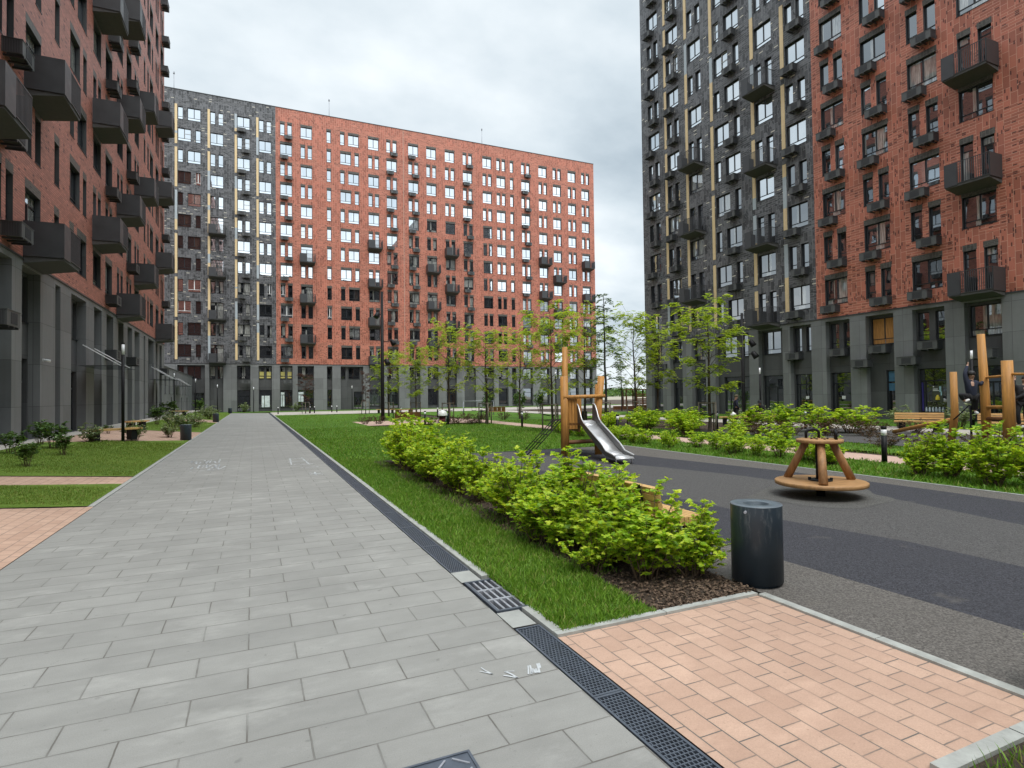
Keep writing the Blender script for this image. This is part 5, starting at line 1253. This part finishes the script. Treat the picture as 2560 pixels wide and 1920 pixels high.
def tree_meshes(seed, h, cr, leafmat, first=.30, tiers=22, slender=False, barkmat='bark', dens=1.0, leaf=.10):
    g = np.random.default_rng(seed); br = []; LP = []; LD = []; LU = []
    tr = []; off = np.zeros(3)
    for t in np.linspace(0, 1, 10):
        off = off+np.array([g.normal(0, .02), g.normal(0, .02), 0])*h*.15*(t > 0); tr.append(np.array([off[0], off[1], t*h*.97]))
    TR = np.array(tr)
    def on(t): k = min(int(t*9), 8); return TR[k]+(TR[k+1]-TR[k])*(t*9-k)
    ga = g.uniform(0, 6.28)
    for i in range(tiers):
        t = first+(1-first)*((i+.3)/tiers)**.9; p = on(min(t, .99)); ga += 2.4+g.normal(0, .3)
        prof = (math.sin(PI*min(1, ((1-t)/(1-first))*.86+.12)))**.7
        L = cr*(.42+.75*prof)*g.uniform(.72, 1.12)
        if slender: L = cr*(.30+.9*(1-t))*g.uniform(.6, 1.1)
        up = 1.25 if not slender else .5
        d = np.array([math.cos(ga), math.sin(ga), up*g.uniform(.6, 1.2)]); pts = [p]
        for s_ in range(1, 5):
            d = d+np.array([g.normal(0, .12), g.normal(0, .12), -.10]); dn = d/np.linalg.norm(d); pts.append(pts[-1]+dn*L/4)
        br.append(([tuple(q) for q in pts], .012*h/5*(1.25-t)+.004, .003))
        PB = np.array(pts)
        nsub = int((5 if not slender else 4)*g.uniform(.8, 1.3))
        for k in range(nsub):
            u = g.uniform(.30, 1.0); kk = min(int(u*4), 3); q = PB[kk]+(PB[kk+1]-PB[kk])*(u*4-kk)
            az = ga+g.choice([-1, 1])*g.uniform(.4, 1.3); dd = np.array([math.cos(az), math.sin(az), g.uniform(-.1, .9)]); ll = L*g.uniform(.22, .46)
            e = q+dd*ll; br.append(([tuple(q), tuple((q+e)/2+np.array([0, 0, .02])), tuple(e)], .005, .002))
            nf = int((6 if not slender else 5)*dens*g.uniform(.7, 1.3))
            for f in range(nf):   # fronds: flat sprays of leaflets, slightly drooping
                o = q+(e-q)*g.uniform(.1, 1.08)+g.normal(0, .03, 3); az2 = az+g.normal(0, .9); fd = np.array([math.cos(az2), math.sin(az2), g.uniform(-.55, .35)]); fl = g.uniform(.16, .34)*(h/5)**.5
                sd_ = np.array([-fd[1], fd[0], 0])
                for j in range(9):
                    v = (j+.5)/9; pos_ = o+fd*fl*v+np.array([0, 0, -.06*v*v]); sg = 1 if j % 2 else -1
                    LP.append(pos_); LD.append(fd*.55+sd_*sg+np.array([0, 0, g.uniform(-.3, .1)])); LU.append(np.array([g.normal(0, .3), g.normal(0, .3), 1.]))
    P = np.array(LP); S_ = leaf*g.uniform(.6, 1.25, len(P))
    V, F = leaves_np(P, np.array(LD), np.array(LU), S_, DIAM*np.array([1.25, 1, 1]), DIAM_F)
    crown = np_mesh('crown', V, F, M[leafmat])
    trunk = stems_mesh('trunk', [([tuple(q) for q in TR], .055*h/5+.012, .012)]+br, barkmat, 6)
    return crown, trunk
TR = [tree_meshes(200+i, 5.0, 1.30, 'lf_tree', .28, 26, dens=.78, leaf=.12) for i in range(4)]
TD = [tree_meshes(220+i, 5.0, .62, 'lf_dark', .26, 26, True, 'bark_dark', .5, leaf=.11) for i in range(2)]
TRED = [tree_meshes(230+i, 5.0, .9, 'lf_red', .30, 16, False, 'bark_dark', .9, leaf=.12) for i in range(2)]
def put_tree(pair, label, x, y, h, rz, wid=1.0, nm='tree', z=0):
    t = thing(nm, label, 'tree', (x, y, z), rz); k = h/5.0; t.scale = (k*wid, k*wid, k)
    place('crown', pair[0], t); place('trunk', pair[1], t); return t
def stakes(label, x, y, h=1.25, w=.42, rz=.4):
    t = thing('tree_stakes', label, 'tree support', (x, y, 0), rz)
    for a in range(3):
        c, s_ = w*math.cos(a*2*PI/3), w*math.sin(a*2*PI/3); mb = MB(); mb.tube([(c, s_, 0), (c, s_, h)], .034, 8); mb.build('stake', M['stake'], t)
        c2, s2 = w*math.cos((a+1)*2*PI/3), w*math.sin((a+1)*2*PI/3); mb = MB(); mb.tube([(c, s_, h-.05), (c2, s2, h-.05)], .026, 6); mb.build('crossbar', M['stake'], t)
        mb = MB(); mb.tube([(c, s_, h*.62), (c*.15, s_*.15, h*.56)], .022, 6); mb.build('strap', M['black'], t)
TREES = [(0, 9.7, 45.0, 4.83, 'young yellow green tree just right of the tall black pole'), (1, 10.87, 41.2, 5.05, 'second young green tree right of the tall black pole'), (2, 11.19, 34.5, 5.71, 'third young tree from the black pole, behind the white stroller'), (3, 12.2, 30.7, 5.18, 'fourth young tree, with dark trunk at the start of the pale path'), (0, 16.95, 36.3, 5.77, 'paler young tree behind, between the fourth tree and the slide'), (1, 12.02, 22.4, 5.15, 'nearest staked young tree left of the orange play tower'), (2, 17.38, 28.4, 6.1, 'young tree before the right edge of the far red block'),
         (3, 18.84, 25.6, 5.8, 'open crowned young tree in the gap left of the charcoal tower'), (0, 20.6, 25.9, 5.3, 'young tree whose crown overlaps the charcoal tower corner'), (1, 17.37, 18.5, 5.09, 'staked young tree standing alone before the charcoal tower')]
for i, (k, x, y, h, lab) in enumerate(TREES): put_tree(TR[k], lab, x, y, h, i*1.7, 1.0 if i != 9 else 1.12, 'young_tree')
put_tree(TD[0], 'tall slender dark tree against the sky between the towers', 16.52, 24.95, 7.0, .3, .95, 'slender_tree')
put_tree(TD[1], 'far slender dark tree in the gap before the play frame', 33.0, 47.0, 5.4, .9, 1.0, 'slender_tree')
put_tree(TRED[0], 'dark red leaved young tree before the far block left bay', 5.2, 65.7, 4.2, .2, 1.0, 'red_leaved_tree')
put_tree(TRED[1], 'thin dark red tree left of the tall black pole', 10.2, 58.0, 4.1, .9, .7, 'red_leaved_tree')
for i, (x, y, h) in enumerate(((20.5, 44.0, 2.6), (23.0, 45.0, 2.4), (18.6, 46.5, 2.4))):
    put_shrub(DARKS[i % 2], ['small dark green bush tree behind the swing, left one', 'small dark green bush tree behind the swing, middle one', 'small dark green bush tree behind the swing, right one'][(2, 0, 1).index(i) if False else (1, 2, 0)[i]], (x, y, 0), i*2., (1.4, 1.4, h*.95), 'tree', 'bushy_tree')
for x, y, lab in ((12.02, 22.4, 'wooden stakes round the nearest tree left of the play tower'), (17.37, 18.5, 'wooden stakes round the lone tree before the tower'), (12.2, 30.7, 'wooden stakes round the tree at the start of the pale path'), (16.52, 24.95, 'wooden stakes round the tall slender tree'), (18.84, 25.6, 'wooden stakes round the open crowned tree in the gap'), (11.19, 34.5, 'wooden stakes round the third tree behind the stroller'), (10.87, 41.2, 'wooden stakes round the second tree from the black pole'), (9.7, 45.0, 'wooden stakes round the tree right of the black pole'), (5.2, 65.7, 'wooden stakes round the dark red tree before the far block'), (10.2, 58.0, 'wooden stakes round the thin dark red tree')):
    stakes(lab, x, y)

# ------------------------------------------------------------------ grass
def grass(name, rects, dens, hgt, mat, z0=.008, wid=.004, zf=None, seed=1, lean=.45):
    g = np.random.default_rng(seed); Vs = []
    for (x0, x1, y0, y1), dn in zip(rects, dens if isinstance(dens, (list, tuple)) else [dens]*len(rects)):
        n = int((x1-x0)*(y1-y0)*dn); x = g.uniform(x0, x1, n); y = g.uniform(y0, y1, n)
        clump = .55+.55*(np.sin(x*3.1+y*1.7)*np.sin(y*2.3-x*1.1)*.5+.5)+.45*(np.sin(x*11.3+y*7.1)*np.sin(y*9.7-x*5.3)*.5+.5)
        h = hgt*g.uniform(.45, 1.25, n)*clump; a = g.uniform(0, 2*PI, n); w = wid*g.uniform(.7, 1.4, n)*(1 if dn > 800 else 2.2)
        zb = np.full(n, z0) if zf is None else np.array([zf(v) for v in x])+z0
        lx = g.normal(0, lean, n)*h; ly = g.normal(0, lean, n)*h
        A = np.stack([x-np.cos(a)*w, y-np.sin(a)*w, zb], 1); B_ = np.stack([x+np.cos(a)*w, y+np.sin(a)*w, zb], 1)
        C2 = np.stack([x+lx*.45+np.cos(a)*w*.7, y+ly*.45+np.sin(a)*w*.7, zb+h*.6], 1); D2 = np.stack([x+lx*.45-np.cos(a)*w*.7, y+ly*.45-np.sin(a)*w*.7, zb+h*.6], 1)
        T = np.stack([x+lx, y+ly, zb+h*.95], 1)
        Vs.append(np.stack([A, B_, C2, D2, T], 1).reshape(-1, 3))
    V = np.concatenate(Vs); n = len(V)//5; k = np.arange(n)*5
    F = np.concatenate([np.stack([k, k+1, k+2], 1), np.stack([k, k+2, k+3], 1), np.stack([k+3, k+2, k+4], 1)])
    return tag(place(name, np_mesh(name, V, F, M[mat])), kind='stuff')
grass('grass', [(2.66, 2.98, 4.3, 14.6), (1.885, 2.68, 3.41, 6.0), (1.885, 2.68, 6.0, 10.0), (1.91, 2.7, 10, 15.2), (2.65, 3.7, 14.6, 15.2), (1.91, 12.7, 15.2, 24), (1.91, 12.7, 24, 32), (1.91, 6, 32, 60.5), (6, 12.7, 39.6, 58.5)], [1100, 9000, 5200, 2600, 1200, 420, 200, 60, 40], .055, 'blade', seed=3)
grass('grass', [(10.66, 12.75, 2, 10), (10.66, 12.75, 10, 21), (14.3, 16.9, 4, 34), (26.6, 32.6, 6, 40), (2.62, 3.4, .6, 1.42)], [700, 400, 120, 70, 1800], .07, 'blade', seed=4)
grass('grass', [(-5.9, -2.3, 10.7, 12.6), (-5.9, -2.3, 14.35, 20.5), (-5.0, -2.3, 20.5, 24), (-5.5, -2.3, 33, 44), (-5.5, -2.3, 50, 72)], [1500, 900, 600, 120, 40], .035, 'blade_left', z0=.018, zf=zl, seed=5)
# bark mulch under the near hedge: small chips
g = np.random.default_rng(8); n = 9000
x = g.uniform(2.68, 3.69, n); y = 3.44+g.random(n)**1.6*7; a = g.uniform(0, 2*PI, n)
V, F = leaves_np(np.stack([x, y, np.full(n, .016)+g.random(n)*.012], 1), np.stack([np.cos(a), np.sin(a), g.normal(0, .35, n)], 1), np.stack([g.normal(0, .4, n), g.normal(0, .4, n), np.ones(n)], 1), g.uniform(.015, .045, n), DIAM, DIAM_F)
tag(place('bark_mulch', np_mesh('bark_mulch', V, F, leaf_mat('bark_chip', [(.1, (.03, .018, .012)), (.5, (.085, .055, .036)), (.9, (.19, .13, .09))], 0., .9))), kind='stuff')
# far tree line beyond the gap
g = np.random.default_rng(5); n = 26000
ax = g.uniform(60, 420, n); depth = 430+g.normal(0, 12, n); hh = (5.2+1.8*np.sin(ax*.11)+1.2*np.sin(ax*.37+1))*g.random(n)**.55
tP = np.stack([ax, depth, hh-.5], 1); V, F = leaves_np(tP, g.normal(0, 1, (n, 3)), g.normal(0, 1, (n, 3)), g.uniform(.9, 2.0, n), DIAM*np.array([1.6, 1, 1]), DIAM_F)
tag(place('treeline', np_mesh('treeline', V, F, M['lf_dark'])), kind='stuff')

# ------------------------------------------------------------------ people
M['skin'] = simple('skin', (.42, .25, .18), .55, var=.06)
M['navy'] = simple('navy_cloth', (.012, .016, .035), .85, var=.25, scale=9)
M['black_cloth'] = simple('black_cloth', (.012, .012, .014), .85, var=.25, scale=9)
M['khaki'] = simple('khaki_cap', (.10, .085, .05), .8)
M['hair'] = simple('dark_hair', (.010, .008, .007), .6)
M['shoe'] = simple('white_shoe', (.62, .62, .60), .6)
def skin_obj(name, J, E, mat, parent, root):
    ids = {k: i for i, k in enumerate(J)}
    me = bpy.data.meshes.new(name); me.from_pydata([J[k][0] for k in J], [(ids[a], ids[b]) for a, b in E], []); me.materials.append(M[mat])
    o = place(name, me, parent); sk = o.modifiers.new('skin', 'SKIN'); sk.use_smooth_shade = True
    for k, v in zip(J, me.skin_vertices[0].data): v.radius = (J[k][1], J[k][1]); v.use_root = (k == root)
    sb = o.modifiers.new('sub', 'SUBSURF'); sb.levels = 1; sb.render_levels = 2
    return o
def person(label, loc, J, top='navy', legs='black_cloth', cap=None, face=(0, -1, 0), group=None):
    """J: joint -> (x, y, z) relative to loc; one continuous body, clothing as children"""
    t = thing('person', label, 'person', loc, 0, group); V = {k: Vector(p) for k, p in J.items()}; f = Vector(face).normalized()
    hd = V['head']; nk = V['neck']; up = (hd-nk).normalized(); side = f.cross(up).normalized()
    R_ = dict(pelvis=.105, spine=.10, chest=.115, neck=.045, head=.082, crown=.070, chin=.045, nose=.016, sh=.055, el=.038, wr=.026, hip=.075, kn=.052, an=.035, toe=.030)
    P = {'pelvis': (tuple(V['pelvis']), R_['pelvis']), 'spine': (tuple((V['pelvis']+V['chest'])/2), R_['spine']), 'chest': (tuple(V['chest']), R_['chest']), 'neck': (tuple(nk), R_['neck']), 'head': (tuple(hd), R_['head']), 'crown': (tuple(hd+up*.07), R_['crown']), 'chin': (tuple(hd+f*.05-up*.055), R_['chin']), 'nose': (tuple(hd+f*.10-up*.005), R_['nose'])}
    E = [('pelvis', 'spine'), ('spine', 'chest'), ('chest', 'neck'), ('neck', 'head'), ('head', 'crown'), ('head', 'chin'), ('head', 'nose')]
    for sd in 'LR':
        for k, r_, pr in (('sh', R_['sh'], 'chest'), ('el', R_['el'], 'sh'), ('wr', R_['wr'], 'el'), ('hip', R_['hip'], 'pelvis'), ('kn', R_['kn'], 'hip'), ('an', R_['an'], 'kn')):
            P[k+sd] = (tuple(V[k+sd]), r_); E.append((pr if pr in ('chest', 'pelvis') else pr+sd, k+sd))
        toe = V.get('toe'+sd, V['an'+sd]+f*.14-Vector((0, 0, .03))); P['toe'+sd] = (tuple(toe), R_['toe']); E.append(('an'+sd, 'toe'+sd))
        d = (V['wr'+sd]-V['el'+sd]).normalized(); q = d.orthogonal().normalized(); palm = V['wr'+sd]+d*.055; P['palm'+sd] = (tuple(palm), .026); E.append(('wr'+sd, 'palm'+sd))
        n2 = d.cross(q)
        for i in range(4):
            b = palm+q*(.024*(i-1.5)*.8)+d*.03; e = b+d*(.028-.004*abs(i-1.3))+n2*.022; P[f'f{i}{sd}'] = (tuple(b), .008); P[f'g{i}{sd}'] = (tuple(e), .007); E += [('palm'+sd, f'f{i}{sd}'), (f'f{i}{sd}', f'g{i}{sd}')]
        th = palm-q*.045; P['th'+sd] = (tuple(th), .009); E.append(('palm'+sd, 'th'+sd)); P['tt'+sd] = (tuple(th+d*.03+n2*.01), .008); E.append(('th'+sd, 'tt'+sd))
    skin_obj('body', P, E, 'skin', t, 'pelvis')
    C_ = {'a': (tuple(V['pelvis']-(V['chest']-V['pelvis']).normalized()*.02), .128), 'b': (tuple((V['pelvis']+V['chest'])/2), .128), 'c': (tuple(V['chest']), .14), 'd': (tuple(nk-up*.02), .065)}; EE = [('a', 'b'), ('b', 'c'), ('c', 'd')]
    for sd in 'LR':
        C_['s'+sd] = (tuple(V['sh'+sd]), .074); C_['e'+sd] = (tuple(V['el'+sd]), .056); C_['w'+sd] = (tuple(V['wr'+sd]), .042); EE += [('c', 's'+sd), ('s'+sd, 'e'+sd), ('e'+sd, 'w'+sd)]
    skin_obj('jacket', C_, EE, top, t, 'b')
    C_ = {'p': (tuple(V['pelvis']), .118)}; EE = []
    for sd in 'LR':
        C_['h'+sd] = (tuple(V['hip'+sd]), .094); C_['k'+sd] = (tuple(V['kn'+sd]), .072); C_['a'+sd] = (tuple(V['an'+sd]+(V['kn'+sd]-V['an'+sd]).normalized()*.03), .052); EE += [('p', 'h'+sd), ('h'+sd, 'k'+sd), ('k'+sd, 'a'+sd)]
    skin_obj('trousers', C_, EE, legs, t, 'p')
    for sd in 'LR':
        toe = Vector(P['toe'+sd][0]); a = V['an'+sd]-Vector((0, 0, .02)); skin_obj('shoe', {'a': (tuple(a), .048), 'b': (tuple((a+toe)/2), .045), 'c': (tuple(toe+(toe-a).normalized()*.03), .038)}, [('a', 'b'), ('b', 'c')], 'shoe', t, 'a')
        e = MB(); e.lathe([(.001, -.010), (.009, -.006), (.011, 0), (.009, .006), (.001, .010)], 8); e.build('eye', M['hair'], t, tuple(hd+f*.078+side*(.032 if sd == 'L' else -.032)+up*.012))
    h = MB(); fr = Matrix((side, f, up)).transposed()
    prof = [(.001, .115), (.05, .108), (.085, .075), (.098, .03), (.097, .0)]
    k0 = len(h.v); h.lathe(prof+[(.080, -.012)], 16)
    h.v = [tuple(hd+up*.028+fr@Vector((x*1., y*1.06, z))) for x, y, z in h.v]; h.build('cap' if cap else 'hair', M[cap or 'hair'], t)
    if cap:
        b = MB(); b.prism([(-.07, .07), (.07, .07), (.06, .15), (.0, .18), (-.06, .15)], .022, .034); b.v = [tuple(hd+up*.028+fr@Vector(v)) for v in b.v]; b.build('cap_peak', M[cap], t)
    else:
        b = MB(); b.tube([hd-f*.055+up*.03, hd-f*.065-up*.05], [.066, .045], 10); b.build('hair', M['hair'], t)
    return t
def standing(sx, sy, k=1.0, fwd=(0, -1)):
    """a relaxed standing pose; returns joints facing fwd"""
    f = Vector((fwd[0], fwd[1], 0)).normalized(); s_ = Vector((f.y, -f.x, 0)); u = Vector((0, 0, 1)); J = {}
    J['pelvis'] = u*.90; J['chest'] = u*1.22+f*.0; J['neck'] = u*1.40; J['head'] = u*1.55+f*.03
    for sd, q in (('L', 1), ('R', -1)):
        J['sh'+sd] = u*1.33+s_*q*.18; J['el'+sd] = u*1.08+s_*q*.23-f*.03; J['wr'+sd] = u*.90+s_*q*.18+f*.14
        J['hip'+sd] = u*.84+s_*q*.09; J['kn'+sd] = u*.47+s_*q*.10+f*.02; J['an'+sd] = u*.08+s_*q*.11-f*.02
    return {a: tuple(b*k) for a, b in J.items()}
person('person in khaki cap and navy jacket standing side on before the tower entrance', (22.98, 22.56, 0), standing(0, 0, .90, (.9, -.44)), 'navy', 'black_cloth', 'khaki', (.9, -.44, 0))
# seated, head bowed towards the camera
f = Vector((-.74, -.67, 0)); s_ = Vector((f.y, -f.x, 0)); u = Vector((0, 0, 1)); J = {'pelvis': u*.52, 'chest': u*.84+f*.08, 'neck': u*1.0+f*.13, 'head': u*1.10+f*.19}
for sd, q in (('L', 1), ('R', -1)):
    J['sh'+sd] = u*.93+s_*q*.17+f*.10; J['el'+sd] = u*.70+s_*q*.22+f*.14; J['wr'+sd] = u*.62+s_*q*.07+f*.32
    J['hip'+sd] = u*.50+s_*q*.09+f*.02; J['kn'+sd] = u*.50+s_*q*.12+f*.40; J['an'+sd] = u*.09+s_*q*.12+f*.42
person('person in black cap and dark jacket seated with bowed head beside the entrance', (23.31, 21.31, 0), {k: tuple(v) for k, v in J.items()}, 'black_cloth', 'black_cloth', 'black_cloth', tuple(f-u*.45))
plain_bench('yellowish bench behind the bushes carrying a white bag, before the tower entrance', (21.3, 22.0, 0), math.radians(-42), 1.5)
plain_bench('wooden bench on which the person in the black cap sits', (22.75, 21.85, 0), math.radians(-42), 1.5)
mb = MB(); mb.lathe([(.001, 0), (.10, .01), (.15, .07), (.13, .15), (.06, .2), (.03, .23), (.001, .235)], 14); tag(mb.build('white_bag', M['white_pvc'], None, (21.85, 21.62, .431)), 'white rounded bag lying on the bench behind the bushes', 'bag')
# the two climbing children
c0 = Vector((18.62, 9.52, -.02))
J = dict(pelvis=(0, 0, 1.47), chest=(-.02, 0, 1.75), neck=(0, 0, 1.93), head=(-.01, -.01, 2.06), shL=(-.12, .06, 1.86), shR=(.13, -.05, 1.86), elL=(-.12, .10, 2.12), wrL=(.06, .12, 2.36), elR=(.30, -.08, 1.78), wrR=(.43, -.09, 1.88), hipL=(-.09, .05, 1.42), hipR=(.08, -.05, 1.42), knL=(-.52, .02, 1.50), knR=(.16, -.02, 1.18), anL=(-.36, .02, 1.30), anR=(.20, .02, .98))
J['toeL'] = (-.22, -.03, 1.33); J['toeR'] = (.12, -.08, .93)
J = {k: (v[0]*.95, v[1]*.95, 1.6+(v[2]-1.6)*.95) for k, v in J.items()}
person('dark haired child in navy jacket climbing the rope net with one arm raised', tuple(c0), J, 'navy', 'black_cloth', None, (-.62, -.78, -.1))
c1 = Vector((19.78, 8.84, 0))
J = dict(pelvis=(-.02, .02, 1.28), chest=(.0, 0, 1.55), neck=(.06, -.02, 1.74), head=(.10, -.03, 1.88), shL=(-.08, .10, 1.66), shR=(.10, -.10, 1.66), elL=(-.18, .14, 1.72), wrL=(-.08, .15, 1.88), elR=(-.12, -.05, 1.42), wrR=(-.28, .20, 1.28), hipL=(-.06, .08, 1.22), hipR=(.04, -.06, 1.22), knL=(-.16, .08, .92), knR=(-.06, -.08, .90), anL=(-.10, .06, .58), anR=(.0, -.06, .58))
person('child in black clothes and white shoes climbing at the right edge of the frame', tuple(c1), J, 'black_cloth', 'black_cloth', None, (-.7, .3, 0))
lamp('slim lamp post whose white head shows beside the tall climbing post', (27.36, 13.95, 0), 3.31)
